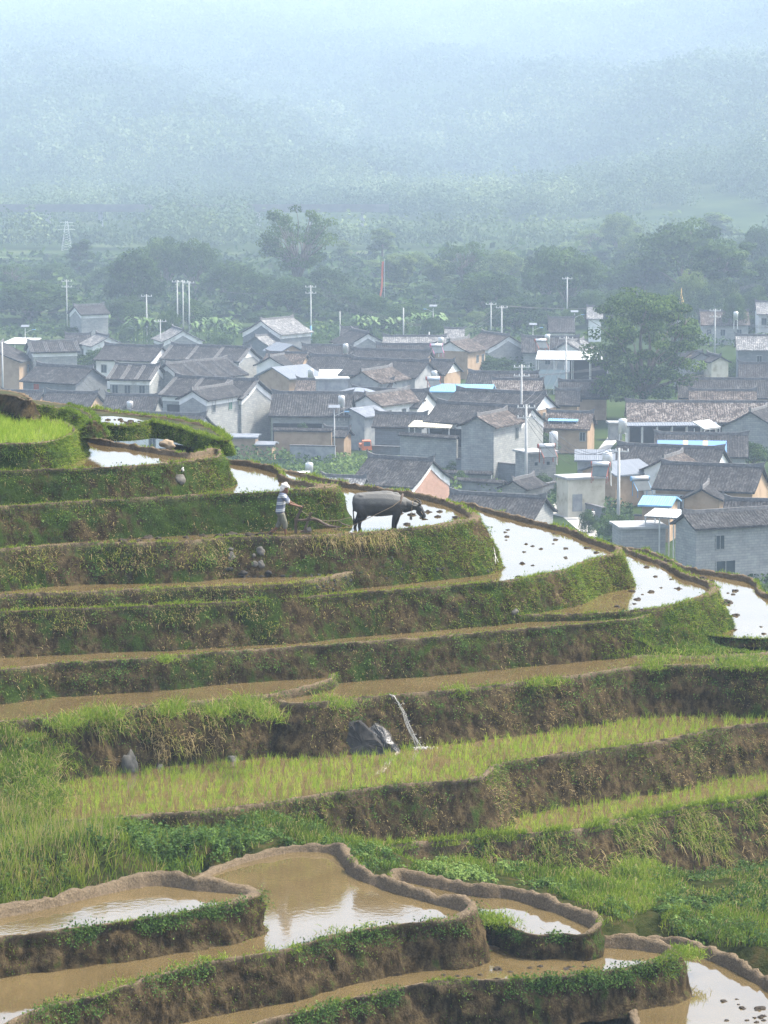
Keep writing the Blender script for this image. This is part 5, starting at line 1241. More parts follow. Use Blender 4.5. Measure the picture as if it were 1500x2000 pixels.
def block(px, top, D, ang, wa, wb, label, mat='concrete', parapet=True, cat='building', name='flat_roofed_block', wins=()):
    """flat roofed building: near corner at column px, top row top at distance D; wa runs left-away, wb right-away"""
    x, y, z = PD(px, top, D); root = empty(name, (x, y, 0), R(ang), label, cat)
    b = MB(); b.box(-wa, 0, 0, wb, -1, z); b.build('wall', M[mat], root)
    b = MB(); b.box(-wa - .25, .25, -.25, wb + .25, z + .003, z + .22); b.build('roof_slab', M['concrete'], root)
    for (f, u, z0, w_, h_, mt) in wins:
        b = MB()
        if f == 'l': b.box(-u - w_, -u, -.04, .0, z0, z0 + h_)
        else: b.box(0, .04, u, u + w_, z0, z0 + h_)
        b.build('window', M[mt], root)
    return root
block(1086, 884, 338, 25, 3.4, 3.2, 'grey walled yard block with steel tank and heater on its roof', 'brick', wins=[('l', .8, 3.1, .35, .35, 'glass'), ('l', 2.3, 3.1, .35, .35, 'glass')])
block(1182, 934, 318, 20, 4.2, 3., 'flat roofed block of bare plaster and brick beside the lane', 'cream', wins=[('l', 2.6, .6, 1.1, 1.8, 'concrete')])
block(1300, 1032, 283, 8, 4.2, 4, 'low grey terrace with a parapet left of the white two storey house', 'brick', cat='terrace', name='roof_terrace')
block(680, 742, 398, 5, 4, 3, 'small grey yard block behind the big speckled roof', 'concrete')
block(1215, 828, 392, 5, 1.5, 2, 'grey end pier of the streaked roof veranda', 'concrete', name='end_pier', cat='wall')
def wall(p0, p1, h, mat, label, cap='ridge', th=.35, base=0., name='yard_wall'):
    a = px_point(*p0, base); b_ = px_point(*p1, base); d = b_ - a; L = d.length; ang = math.atan2(d.y, d.x); root = empty(name, a, ang, label, 'wall')
    MB().box(0, L, -th/2, th/2, -1, h).build('wall', M[mat], root)
    if cap == 'tile':
        b = MB(); corr(b, -.1, L + .1, lambda t: (.55*t, h + .42 - .3*t), ny=1, side=1); corr(b, -.1, L + .1, lambda t: (.55*t, h + .42 - .3*t), ny=1, side=-1); b.build('tile_cap', M['tile'], root)
    elif cap: MB().box(-.05, L + .05, -th/2 - .06, th/2 + .06, h + .003, h + .16).build('coping', M[cap], root)
wall((536, 896), (648, 898), 3.4, 'ochre', 'long ochre yard wall with a tiled top right of the two storey house', 'tile')
wall((567, 905), (655, 907), 2.1, 'concrete', 'stained grey concrete wall below the ochre yard wall')
wall((783, 922), (893, 930), 4.3, 'brick', 'grey brick yard wall with a tiled top before the largest house', 'tile')
wall((893, 935), (1050, 950), 2.2, 'brick_dark', 'dark stone base wall under the largest house', 'ridge')
wall((727, 898), (783, 900), 1.6, 'brick_dark', 'dark stone plinth under the plain grey house', 'ridge')
wall((1112, 1000), (1180, 1018), 1.3, 'brick_dark', 'low stone wall beside the lane'); wall((1050, 975), (1110, 965), 1.5, 'brick_dark', 'stone retaining wall of the lane')
wall((842, 962), (985, 972), 1.5, 'concrete', 'low grey wall with tiles behind the long roof at the rim', 'tile'); wall((842, 948), (960, 952), 1.4, 'brick', 'second low wall right of the pink house', 'tile')
wall((1240, 1050), (1310, 1056), 2.2, 'ochre', 'ochre yard wall before the small ochre gable'); wall((1045, 752), (1130, 752), 1.8, 'brick_dark', 'dark wall under the white roofed pavilion')
wall((1225, 1085), (1290, 1095), 1.6, 'brick', 'pale brick wall under the low terrace', 'concrete')
def canopy(p0, p1, depth, h, mat, label, posts=3, drop=.3, ang=None, name='canopy', curtain=False, arc=0., ground=True):
    """sheet roof: front edge from p0 to p1 at height h, running back depth metres"""
    a = px_point(*p0, h); b_ = px_point(*p1, h); d = b_ - a; L = d.length; an = math.atan2(d.y, d.x); root = empty(name, (a.x, a.y, 0), an, label, 'canopy')
    b = MB()
    if arc:
        n = 10; pts = [(L*i/n, h + arc*math.sin(math.pi*i/n)) for i in range(n + 1)]
        for (x0, z0), (x1, z1) in zip(pts, pts[1:]): b.slab([(x0, 0, z0), (x1, 0, z1), (x1, depth, z1 + .2), (x0, depth, z0 + .2)], .08)
    else: corr(b, 0, L, lambda t: (depth*t, h + drop*t), ny=1, pitch_=.3, amp=.03, side=1)
    b.build('sheet_roof', M[mat], root)
    for i in range(posts + 1):
        for yy in (.1, depth - .2): MB().tube([(.1 + (L - .2)*i/posts, yy, -.5), (.1 + (L - .2)*i/posts, yy, h - .05)], .07, 6).build('post', M['steel'], root)
    if curtain:
        m, nt, bs_ = new_mat('clear_sheet'); bs_.inputs['Base Color'].default_value = (.45, .55, .6, 1); bs_.inputs['Alpha'].default_value = .45; bs_.inputs['Roughness'].default_value = .3
        MB().box(-.3, L*.45, -.05, -.02, .8, h - 1.5).build('curtain', m, root)
        MB().box(L*.45, L*1., depth - .1, depth, 0, h - .3).build('back_wall', M['void'], root)  # back wall in the near black that paints inner shade
canopy((1046, 702), (1188, 703), 9, 5.2, 'metal_white', 'white roofed pavilion with a clear curtain left of the great tree', 4, .6, curtain=True, name='pavilion')
canopy((2, 671), (55, 672), 6, 6.2, 'metal_white', 'white canopy at the far left above the grey house', 2, .5)
canopy((622, 737), (690, 737), 5, 4.6, 'metal_white', 'white sheet canopy on thin posts behind the big speckled roof', 4, .7)
canopy((652, 775), (742, 775), 3.5, 5.4, 'metal_grey', 'curved tin canopy above the square concrete house', 2, arc=.7)
canopy((797, 833), (878, 836), 2.2, 5.4, 'cream', 'pale ribbed awning before the largest house', 2, .5); canopy((1070, 822), (1128, 823), 4, 3.9, 'metal_blue', 'light blue awning in the shade of the great tree', 2, .7)
canopy((1225, 832), (1402, 831), 1.2, 3.9, 'metal_grey', 'long grey awning under the streaked roof', 6, .3); canopy((1376, 838), (1408, 834), 1.8, 3.8, 'metal_white', 'small tilted white sheet at the end of the long grey awning', 1, .8)
canopy((1258, 1008), (1345, 1013), 3, 4.6, 'metal_white', 'pale green sheet canopy left of the white two storey house', 3, .4); canopy((1125, 925), (1128, 926), .5, 2, 'metal_blue', 'blue scrap of sheet on the wall by the lane', 1) if False else None
canopy((1268, 925), (1300, 926), 2, 3.4, 'tin', 'small tin lean to beside the pole', 1, .4)
canopy((1364, 1066), (1440, 1063), 1.6, 3.3, 'tile', 'curved tiled porch roof over the door of the white two storey house', 2, .6, name='porch')
# lane of trodden concrete
M['lane'] = simple('lane_concrete', [(.30, .29, .27), (.42, .41, .38)], .8, .9)
def ground_sheet(name, pts, z, mat, kind='structure'):
    fill(name, [px_point(a, b, z)[:2] for a, b in pts], z - CAMZ, mat, kind)
ground_sheet('road', [(1105,965),(1060,1000),(1100,1010),(1135,1040),(1165,1075),(1190,1075),(1160,1030),(1120,1000),(1118,985),(1135,960),(1160,930),(1180,890),(1215,850),(1190,850),(1150,900),(1125,935)], .03, M['lane'])
ground_sheet('road', [(900,668),(1050,690),(1060,700),(900,680)], .03, M['lane'])
M['yard'] = simple('yard_earth', [(.10, .09, .07), (.22, .19, .15), (.07, .09, .04)], .12, .95, .3, .05, 6)
# gardens between the houses: leafy rows nobody could count
def garden(pts, dens, hmax, label=None, size=.45, base=.35):
    W3 = np.array([px_point(a, b, 0)[:2] for a, b in pts]); x0, y0 = W3.min(0); x1, y1 = W3.max(0); k = int(dens*(x1-x0)*(y1-y0)); xs = rng.uniform(x0, x1, k); ys = rng.uniform(y0, y1, k); ok = inside(W3, xs, ys); xs, ys = xs[ok], ys[ok]; k = len(xs)
    P0 = np.stack([xs, ys, np.zeros(k)], 1); f = nz(P0, .16, 5); hh = hmax*(.45 + .9*np.clip(f + .35, 0, 1)); P0[:, 2] = hh*rng.random(k)**.6
    return P0, unit(rng.normal(0, .6, (k, 3)) + np.array([0, -.3, .8])), size*rng.uniform(.6, 1.5, k), np.clip(base + .5*f + rng.normal(0, .15, k), 0, 1)
gs = [garden([(540,945),(560,885),(660,905),(780,905),(900,945),(900,985),(640,960)], 9, 1.5, base=.75), garden([(380,910),(440,890),(560,890),(560,960),(480,960)], 9, 1.8, base=.5), garden([(895,940),(1045,955),(1045,985),(900,965)], 9, 1.2, base=.6),
      garden([(1180,1000),(1235,1000),(1235,1090),(1165,1070)], 7, 1.8, base=.4), garden([(1330,1115),(1560,1110),(1560,1170),(1300,1140)], 6, 1.5, base=.45), garden([(1060,975),(1100,960),(1110,985),(1070,1000)], 8, 1.3, base=.4),
      garden([(140,640),(215,640),(215,668),(120,668)], 1.3, 1.6, size=.8, base=.6), garden([(225,640),(335,640),(320,672),(225,672)], 1.3, 1.5, size=.8, base=.6), garden([(395,650),(470,645),(460,672),(400,672)], 1.3, 1.6, size=.8, base=.6),
      garden([(600,640),(900,640),(900,668),(600,672)], 1.0, 2.2, size=.8, base=.5), garden([(900,650),(1060,640),(1080,665),(930,668)], 1., 2., size=.8, base=.3), garden([(0,640),(130,640),(130,665),(0,668)], 1., 1.8, size=.8, base=.35), garden([(1340,630),(1560,625),(1560,668),(1380,690)], 1., 2., size=.8, base=.35),
      garden([(870,685),(960,690),(1060,705),(1040,735),(900,720)], 2.5, 2., size=.6, base=.4), garden([(-60,580),(1560,560),(1560,632),(-60,636)], .32, 4.5, size=1.3, base=.25), garden([(-60,520),(1560,500),(1560,565),(-60,585)], .12, 5, size=1.9, base=.3)]
P0, nn, ss, cc = [np.concatenate([g[i] for g in gs]) for i in range(4)]
V, F, c = quads(P0, nn, ss, cc); o = mesh_np('undergrowth', V, [F], M['crown'], attrs={'c': c}, smooth=False); tag(o, kind='stuff')
# ------------------------------------------------------------ viaduct, pylon, pennant, spire far off
M['far_deck'] = simple('viaduct_concrete', [(.10, .10, .095), (.17, .17, .16)], .3, .9)
def viaduct():
    D = 1120.; x0, _, z = PD(-60, 403, D); x1 = PD(760, 402, D)[0]; root = empty('viaduct', (x0, D, 0), 0, 'pale road viaduct on slender piers crossing the far side of the valley', 'bridge')
    L = x1 - x0; MB().box(0, L, -4, 4, z - 1.9, z).build('deck', M['far_deck'], root)
    b = MB(); b.box(0, L, -4.1, -3.9, z + .004, z + .9); b.build('parapet', M['far_deck'], root)
    for i in range(8): MB().box(L*(i + .5)/8 - .8, L*(i + .5)/8 + .8, -1.5, 1.5, -3, z - 1.903).build('pier', M['concrete'], root)
viaduct()
def pylon():
    D = 930.; x, y, zt = PD(130, 432, D); root = empty('pylon', (x, y, 0), 0, 'faint lattice pylon above the trees at the left', 'pylon'); b = MB(); h = zt
    for sx in (-1, 1):
        for sy in (-1, 1): b.tube([(sx*1.6, sy*1.6, -.5), (sx*.3, sy*.3, h)], .06, 4)
    for i in range(12):
        t0, t1 = i/12, (i+1)/12; w0, w1 = 1.6 - 1.3*t0, 1.6 - 1.3*t1
        for s in (-1, 1): b.tube([(-s*w0, -w0, h*t0), (s*w1, -w1, h*t1)], .035, 4)
    b.build('lattice', M['steel'], root)
    for k, z in enumerate((h*.72, h*.84, h*.96)): MB().box(-2.6 + k*.3, 2.6 - k*.3, -.05, .05, z - .06, z + .06).build('crossarm', M['steel'], root)
pylon()
def pennant():
    D = 640.; x, y, zt = PD(751, 505, D); root = empty('pennant', (x, y, 0), 0, 'tall narrow red pennant on a thin pole before the wood', 'flag')
    MB().tube([(0, 0, -.5), (0, 0, zt)], .08, 5).build('flagpole', M['pole'], root)
    b = MB(); n = 16; z0 = PD(738, 610, D)[2]
    for i in range(n):
        t0, t1 = i/n, (i+1)/n; f = lambda t: (-.1 - 1.0*math.sin(t*1.5)*t - .1*math.sin(t*9), .15*math.sin(t*7), zt - .6 - (zt - z0 - .6)*t)
        p, q = f(t0), f(t1); w_ = .42; b.add([p, (p[0] - w_, p[1] + .03, p[2]), (q[0] - w_, q[1] + .03, q[2]), q, (p[0], p[1]+.02, p[2]), (p[0] - w_, p[1] + .05, p[2]), (q[0] - w_, q[1] + .05, q[2]), (q[0], q[1]+.02, q[2])], [(0,1,2,3),(7,6,5,4),(0,4,5,1),(3,2,6,7),(1,5,6,2),(0,3,7,4)])
    b.build('cloth', simple('red_cloth', [(.55, .10, .05), (.68, .18, .10)], 1, .8), root)
pennant()
def spire():
    D = 560.; x, y, zt = PD(1331, 562, D); root = empty('temple_spire', (x, y, 0), 0, 'slender gilded spire rising right of the top of the great tree', 'spire'); g = simple('gilding', [(.55, .36, .12), (.70, .48, .18)], 2, .4)
    z = PD(1331, 622, D)[2]; s = (zt - z)/60
    MB().tube([(0, 0, 0), (0, 0, z)], .8, 10, .7).build('base', M['white'], root); MB().tube([(0, 0, z + i*s) for i in (0, 8, 14, 20, 28, 34, 40, 48, 60)], [.32, .25, .42, .3, .26, .46, .26, .12, .03], 10).build('finial', g, root, True)
spire()
def tricycle():
    D = 368.; x, y, z = PD(716, 884, D); root = empty('tricycle', (x, y, z), .15, 'small orange cargo tricycle parked at the wall of the concrete house', 'vehicle')
    m = simple('orange_paint', [(.36, .09, .03), (.45, .14, .05)], 2, .4)
    MB().add([(-.6,-.55,.35),(.6,-.55,.35),(.6,.6,.35),(-.6,.6,.35),(-.5,-.3,1.45),(.5,-.3,1.45),(.5,.55,1.5),(-.5,.55,1.5)], [(0,3,2,1),(4,5,6,7),(0,1,5,4),(1,2,6,5),(2,3,7,6),(3,0,4,7)]).build('cab', m, root)
    MB().add([(-.42,-.46,.85),(.42,-.46,.85),(.38,-.34,1.35),(-.38,-.34,1.35)], [(0,1,2,3)]).build('windscreen', M['glass'], root)
    MB().box(-.65, .65, .62, 2.3, .45, .95).build('cargo_bed', m, root)
    for wx, wy in ((0, -.5), (-.6, 1.7), (.6, 1.7)): MB().tube([(wx - .06, wy, .27), (wx + .06, wy, .27)], .27, 14).build('wheel', M['void'], root)
tricycle()
# ------------------------------------------------------------ figures: blobs fused into one continuous skin
def fuse(name, segs, voxel, mat, parent=None, smooth_it=3, z_off=None, disp=0):
    """segs: (p, q, r0, r1) tapered limbs or (centre, (rx, ry, rz)) ellipsoids fused by a voxel remesh"""
    bm = bmesh.new()
    def ball(c, r):
        rr = (r, r, r) if not isinstance(r, tuple) else r
        bmesh.ops.create_icosphere(bm, subdivisions=2, radius=1, matrix=Matrix.Translation(c) @ Matrix.Diagonal((*rr, 1)))
    for s in segs:
        if len(s) == 2: ball(Vector(s[0]), s[1]); continue
        p, q, r0, r1 = Vector(s[0]), Vector(s[1]), s[2], s[3]; L = (q - p).length
        if isinstance(r0, tuple): n = max(2, int(L/(min(min(r0), min(r1))*.3)))
        else: n = max(2, int(L/(min(r0, r1)*.35)))
        for i in range(n + 1):
            t = i/n; ball(p.lerp(q, t), tuple(a*(1-t) + b*t for a, b in zip(r0, r1)) if isinstance(r0, tuple) else r0*(1-t) + r1*t)
    me = bpy.data.meshes.new(name); bm.to_mesh(me); bm.free(); o = bpy.data.objects.new(name, me); C.objects.link(o)
    r = o.modifiers.new('r', 'REMESH'); r.mode = 'VOXEL'; r.voxel_size = voxel; r.use_smooth_shade = True
    s = o.modifiers.new('s', 'SMOOTH'); s.factor = .6; s.iterations = smooth_it
    dg = bpy.context.evaluated_depsgraph_get(); dg.update(); me2 = bpy.data.meshes.new_from_object(o.evaluated_get(dg)); o.modifiers.clear(); o.data = me2; me2.name = name; bpy.data.meshes.remove(me)
    me2.materials.clear(); me2.materials.append(mat); me2.polygons.foreach_set('use_smooth', [True]*len(me2.polygons))
    if parent: o.parent = parent
    return o
def hide_mat():
    m, nt, b = new_mat('buffalo_hide'); n = noise(nt, 3.2, 6, .65); n2 = noise(nt, 40, 4, .7)
    g = nt.nodes.new('ShaderNodeTexCoord'); s = nt.nodes.new('ShaderNodeSeparateXYZ'); nt.links.new(g.outputs['Object'], s.inputs[0])
    # light from above put into the hide colour: paler back, darker legs
    hgt = math_n(nt, 'ADD', math_n(nt, 'MULTIPLY', s.outputs[2], .9), math_n(nt, 'MULTIPLY', n, .35))
    c = ramp(nt, hgt, [(.15, (.010, .010, .0105)), (.55, (.026, .026, .027)), (.9, (.065, .065, .064)), (1.0, (.12, .12, .115))])
    nt.links.new(c, b.inputs['Base Color']); b.inputs['Roughness'].default_value = .75; b.inputs['Specular IOR Level'].default_value = .2; bump(nt, b, math_n(nt, 'ADD', n2, math_n(nt, 'MULTIPLY', n, 2.)), .7, .02); return m
M['hide'] = hide_mat(); M['horn'] = simple('horn', [(.025, .022, .02), (.06, .055, .05)], 8, .4)
M['rope'] = simple('rope', [(.16, .12, .08), (.30, .24, .17)], 30, .9); M['iron'] = simple('dark_iron', [(.03, .03, .03), (.08, .075, .07)], 8, .5)
M['old_wood'] = simple('wet_old_wood', [(.045, .032, .024), (.11, .08, .06)], 6, .5, stretch=(1, 1, 1))
SC = 250.0
def bz(zx, zy, y=0.): return ((zx - 745)/SC, y, (540 - zy)/SC)
def buffalo():
    x, y, z = P(690, 1032.5, Z['t3']); root = empty('water_buffalo', (x, y, z - .02), R(-4), 'grey water buffalo in harness walking right across the flooded terrace', 'water buffalo')
    S = []
    # trunk: deep chest, narrowing to the flank
    st = [(770, 330, .30, .13, .24), (800, 335, .345, .20, .30), (860, 338, .385, .28, .33), (930, 338, .405, .30, .35), (1000, 335, .40, .30, .35), (1060, 335, .365, .27, .33), (1110, 335, .29, .21, .29), (1140, 340, .21, .15, .22)]
    for a, b_ in zip(st, st[1:]):
        for k in range(10):
            t = k/10; zx, zy, rz, rx, ry = [a[i]*(1-t) + b_[i]*t for i in range(5)]; S.append((bz(zx, zy), (.14, ry, rz)))
    S += [(bz(1075, 262), (.14, .10, .08)), (bz(1000, 245), (.25, .10, .05)), (bz(800, 275), (.14, .17, .10))]           # withers, spine, hip bones
    S += [(bz(880, 385), (.26, .25, .19)), (bz(960, 390), (.30, .27, .19)), (bz(1040, 385), (.22, .23, .17)), (bz(795, 330), (.16, .22, .27))]
    for sy in (-1, 1):
        S += [(bz(815, 272, sy*.15), (.10, .07, .05)), (bz(825, 385, sy*.17), (.15, .10, .2)), (bz(1095, 385, sy*.16), (.13, .09, .22))]
    S += [(bz(1130, 325), bz(1180, 345), (.16, .14, .20), (.14, .12, .165)), (bz(1180, 345), bz(1225, 352), (.14, .12, .165), (.11, .10, .13)), (bz(1150, 385), bz(1200, 372), .09, .08)]
    hd = 0.
    S += [(bz(1225, 350, hd), bz(1268, 372, hd), (.11, .10, .12), (.10, .095, .11)), (bz(1268, 372, hd), bz(1300, 428, hd), (.095, .09, .095), (.065, .065, .068)), (bz(1300, 432, hd), (.068, .072, .062)), (bz(1250, 400, hd), bz(1290, 440, hd), .06, .05), (bz(1262, 345, hd), (.07, .085, .05))]
    for sy in (-1, 1): S += [(bz(1240, 352, sy*.08), bz(1205, 338, sy*.24), (.03, .02, .03), (.03, .015, .04)), (bz(1205, 338, sy*.24), (.055, .014, .045)), (bz(1276, 368, sy*.085), (.025, .02, .022)), (bz(1312, 436, sy*.035), (.018, .016, .016))]
    # legs: near hind, far hind, near fore, far fore
    def leg(pts, rs, yy):
        for (a, b_), (r0, r1) in zip(zip(pts, pts[1:]), zip(rs, rs[1:])): S.append((bz(*a, yy), bz(*b_, yy), r0, r1))
        S.append((bz(pts[-1][0] + 3, pts[-1][1] + 2, yy), (.065, .055, .035)))
    leg([(815, 370), (828, 425), (800, 470), (795, 515), (806, 548)], [.19, .135, .068, .052, .056], -.16)
    leg([(810, 370), (800, 425), (770, 468), (760, 510), (752, 542)], [.18, .125, .065, .05, .054], .16)
    leg([(1095, 385), (1072, 440), (1062, 480), (1058, 515), (1052, 545)], [.12, .085, .06, .048, .055], -.15)
    leg([(1105, 390), (1092, 440), (1086, 478), (1076, 508), (1070, 535)], [.11, .08, .056, .045, .05], .15)
    S += [(bz(762, 300), bz(748, 330), .045, .03), (bz(748, 330), bz(744, 400), .03, .024), (bz(744, 400), bz(750, 465), .024, .03), (bz(750, 465), bz(748, 505), .042, .022)]
    body = fuse('body', S, .017, M['hide'], root, 7)
    for sy in (-1, 1):
        MB().tube([bz(1262, 345, sy*.07), bz(1272, 335, sy*.17), bz(1262, 318, sy*.23), bz(1240, 302, sy*.22), bz(1215, 293, sy*.16)], [.034, .032, .026, .017, .005], 10).build('horn', M['horn'], root, True)
        MB().tube([bz(1277, 366, sy*.102), bz(1277, 366, sy*.112)], .013, 8).build('eye', M['iron'], root)
    h = empty('harness', (0, 0, 0)); h.parent = root; C.objects.unlink(h); bpy.data.objects.remove(h)
    # wooden yoke over the neck with its ropes, halter, bell
    MB().tube([bz(1128, 400, -.19), bz(1118, 320, -.25), bz(1128, 275, -.14), bz(1133, 262, 0), bz(1128, 275, .14), bz(1118, 320, .25), bz(1128, 400, .19)], [.022, .03, .036, .04, .036, .03, .022], 8).build('yoke', M['old_wood'], root, True)
    n = 20; MB().tube([(bz(1208, 352)[0] + .02*math.sin(t), .128*math.cos(t), bz(1208, 352)[2] + .158*math.sin(t)) for t in [2*math.pi*i/n for i in range(n+1)]], .012, 5).build('neck_rope', M['rope'], root)
    n = 16; MB().tube([(bz(1283, 402)[0] - .05*math.sin(t), .088*math.cos(t), bz(1283, 402)[2] + .085*math.sin(t)) for t in [2*math.pi*i/n for i in range(n+1)]], .008, 5).build('halter', M['rope'], root)
    MB().tube([bz(1200, 395), bz(1197, 432)], .006, 5).build('bell_cord', M['rope'], root)
    MB().tube([bz(1197, 430), bz(1197, 434), bz(1197, 460)], [.02, .036, .042], 12).build('bell', M['iron'], root, True)
    # traces along both flanks to the swingletree
    for sy, en in ((-1, (748, 505)), (1, (735, 512))):
        MB().tube([bz(1120, 300, sy*.27), bz(1060, 345, sy*.36), bz(960, 395, sy*.38), bz(860, 445, sy*.32), bz(*en, sy*.12)], .011, 5).build('trace', M['rope'], root)
    return root
buffalo()
def skin_mat(): return simple('brown_skin', [(.12, .06, .038), (.20, .105, .068)], 7, .5, .1, .004)
M['skin'] = skin_mat()
def shirt_mat():
    m, nt, b = new_mat('striped_shirt'); g = nt.nodes.new('ShaderNodeTexCoord'); s = nt.nodes.new('ShaderNodeSeparateXYZ'); nt.links.new(g.outputs['Object'], s.inputs[0])
    t = math_n(nt, 'ADD', s.outputs[2], math_n(nt, 'MULTIPLY', s.outputs[0], -.10)); t = math_n(nt, 'ADD', t, math_n(nt, 'MULTIPLY', noise(nt, 6, 2), .02)); f = math_n(nt, 'FRACT', math_n(nt, 'MULTIPLY', t, 4.6))
    c = ramp(nt, f, [(0, (.10, .12, .17)), (.36, (.50, .51, .50)), (.46, (.30, .34, .40)), (.66, (.56, .56, .54)), (.74, (.14, .16, .21))]); nt.nodes[-1].color_ramp.interpolation = 'CONSTANT'
    nt.links.new(c, b.inputs['Base Color']); b.inputs['Roughness'].default_value = .9; bump(nt, b, noise(nt, 12, 4), .5, .02); return m
M['shirt'] = shirt_mat(); M['shorts'] = simple('olive_shorts', [(.09, .09, .07), (.19, .19, .15)], 9, .9, .5, .02); M['cloth_white'] = simple('white_head_cloth', [(.55, .52, .50), (.74, .71, .69)], 6, .9, .5, .03)
def mz(zx, zy, y=0.): return ((zx - 200)/SC, y, (575 - zy)/SC)
def hand(S, wrist, d, side, up_=(0, 0, 1)):
    """palm and five fingers closing round a bar; d: direction of the forearm"""
    w_ = Vector(wrist); d = Vector(d).normalized(); u = Vector(up_); l = d.cross(u).normalized()*side; u = l.cross(d).normalized()*side
    pc = w_ + d*.045; S.append((tuple(w_), tuple(pc), .024, .027)); S.append((tuple(pc + l*.018), tuple(pc + l*.018 + d*.03), .02, .019)); S.append((tuple(pc - l*.018), tuple(pc - l*.018 + d*.03), .02, .019))
    for i, (k, ln) in enumerate(((-.033, .9), (-.011, 1.), (.011, .95), (.033, .75))):
        b0 = pc + l*k + d*.035; b1 = b0 + d*.032*ln - u*.008; b2 = b1 + d*.006 - u*.028*ln; b3 = b2 - d*.020*ln - u*.010
        S += [(tuple(b0), tuple(b1), .0095, .009), (tuple(b1), tuple(b2), .009, .0085), (tuple(b2), tuple(b3), .0085, .0075)]
    t0 = pc - l*.030 - d*.015; t1 = t0 - l*.018 + d*.022 - u*.018; t2 = t1 + l*.008 + d*.022 - u*.016; S += [(tuple(t0), tuple(t1), .012, .0105), (tuple(t1), tuple(t2), .0105, .009)]
def farmer():
    x, y, z = P(500 + 200/3.95, 1044.5, Z['t3']); root = empty('person', (x, y + .35, z - .02), 0, 'farmer in a white head cloth and striped shirt guiding the plough behind the buffalo', 'person')
    S = [(mz(224, 222), (.082, .072, .10)), (mz(232, 240), (.070, .062, .075)), (mz(246, 232), (.018, .014, .02)), (mz(243, 248), (.02, .028, .012)), (mz(238, 256), (.03, .03, .02)), (mz(240, 222, -.03), (.02, .02, .01)), (mz(240, 222, .03), (.02, .02, .01)),
         (mz(222, 232, -.075), (.018, .010, .03)), (mz(222, 232, .075), (.018, .010, .03)), (mz(215, 240), mz(200, 268), .055, .06),
         (mz(200, 275), mz(186, 390), (.11, .17, .10), (.10, .14, .10)), (mz(186, 390), mz(186, 412), (.11, .15, .09), (.11, .155, .09))]
    hn, hf = mz(352, 361, -.05), mz(352, 364, .07)
    for sy, hd_ in ((-1, hn), (1, hf)):
        sh = mz(208, 272, sy*.19); el = mz(262, 335, sy*.20); w_ = Vector(hd_) + Vector((-.085, sy*.03, .012)); S += [(sh, el, .050, .038), (el, tuple(w_), .038, .025)]; hand(S, tuple(w_), Vector(hd_) - w_, -sy)
    # planted front leg and trailing back leg
    S += [(mz(195, 415, -.09), mz(222, 492, -.10), .085, .058), (mz(222, 492, -.10), mz(224, 530, -.10), .054, .048), (mz(224, 530, -.10), mz(226, 568, -.10), .048, .036), (mz(226, 572, -.10), mz(248, 578, -.10), .034, .026),
          (mz(190, 415, .09), mz(182, 500, .10), .085, .058), (mz(182, 500, .10), mz(140, 545, .10), .052, .050), (mz(140, 545, .10), mz(96, 572, .10), .048, .030), (mz(96, 572, .10), mz(92, 580, .10), .032, .03), (mz(92, 580, .10), mz(110, 588, .10), .03, .022)]
    fuse('body', S, .0085, M['skin'], root, 2)
    T = [(mz(183, 405), (.148, .19, .07)), (mz(200, 268), mz(196, 300), (.115, .19, .075), (.125, .185, .10)), (mz(196, 300), mz(184, 400), (.145, .20, .10), (.15, .195, .10)), (mz(212, 262), (.08, .12, .04)), (mz(190, 262), (.06, .13, .05))]
    for sy in (-1, 1): T += [(mz(208, 272, sy*.18), mz(245, 318, sy*.205), .075, .066)]
    fuse('shirt', T, .012, M['shirt'], root, 3)
    Q = [(mz(186, 404), mz(188, 425), (.125, .172, .07), (.125, .17, .08)), (mz(198, 425, -.09), mz(220, 485, -.10), .105, .092), (mz(220, 485, -.10), mz(223, 515, -.10), .092, .085), (mz(188, 425, .09), mz(182, 490, .10), .105, .09), (mz(182, 490, .10), mz(165, 515, .10), .09, .08)]
    fuse('shorts', Q, .012, M['shorts'], root, 3)
    W_ = [(mz(220, 198), (.12, .105, .085)), (mz(205, 215), (.085, .10, .10)), (mz(240, 205), (.075, .09, .045)), (mz(195, 232), (.05, .085, .055)), (mz(228, 182), (.06, .06, .05)), (mz(208, 190), (.07, .07, .05)), (mz(250, 212), (.05, .06, .03)), (mz(188, 238), (.035, .07, .03))]
    fuse('head_cloth', W_, .012, M['cloth_white'], root, 2)
farmer()
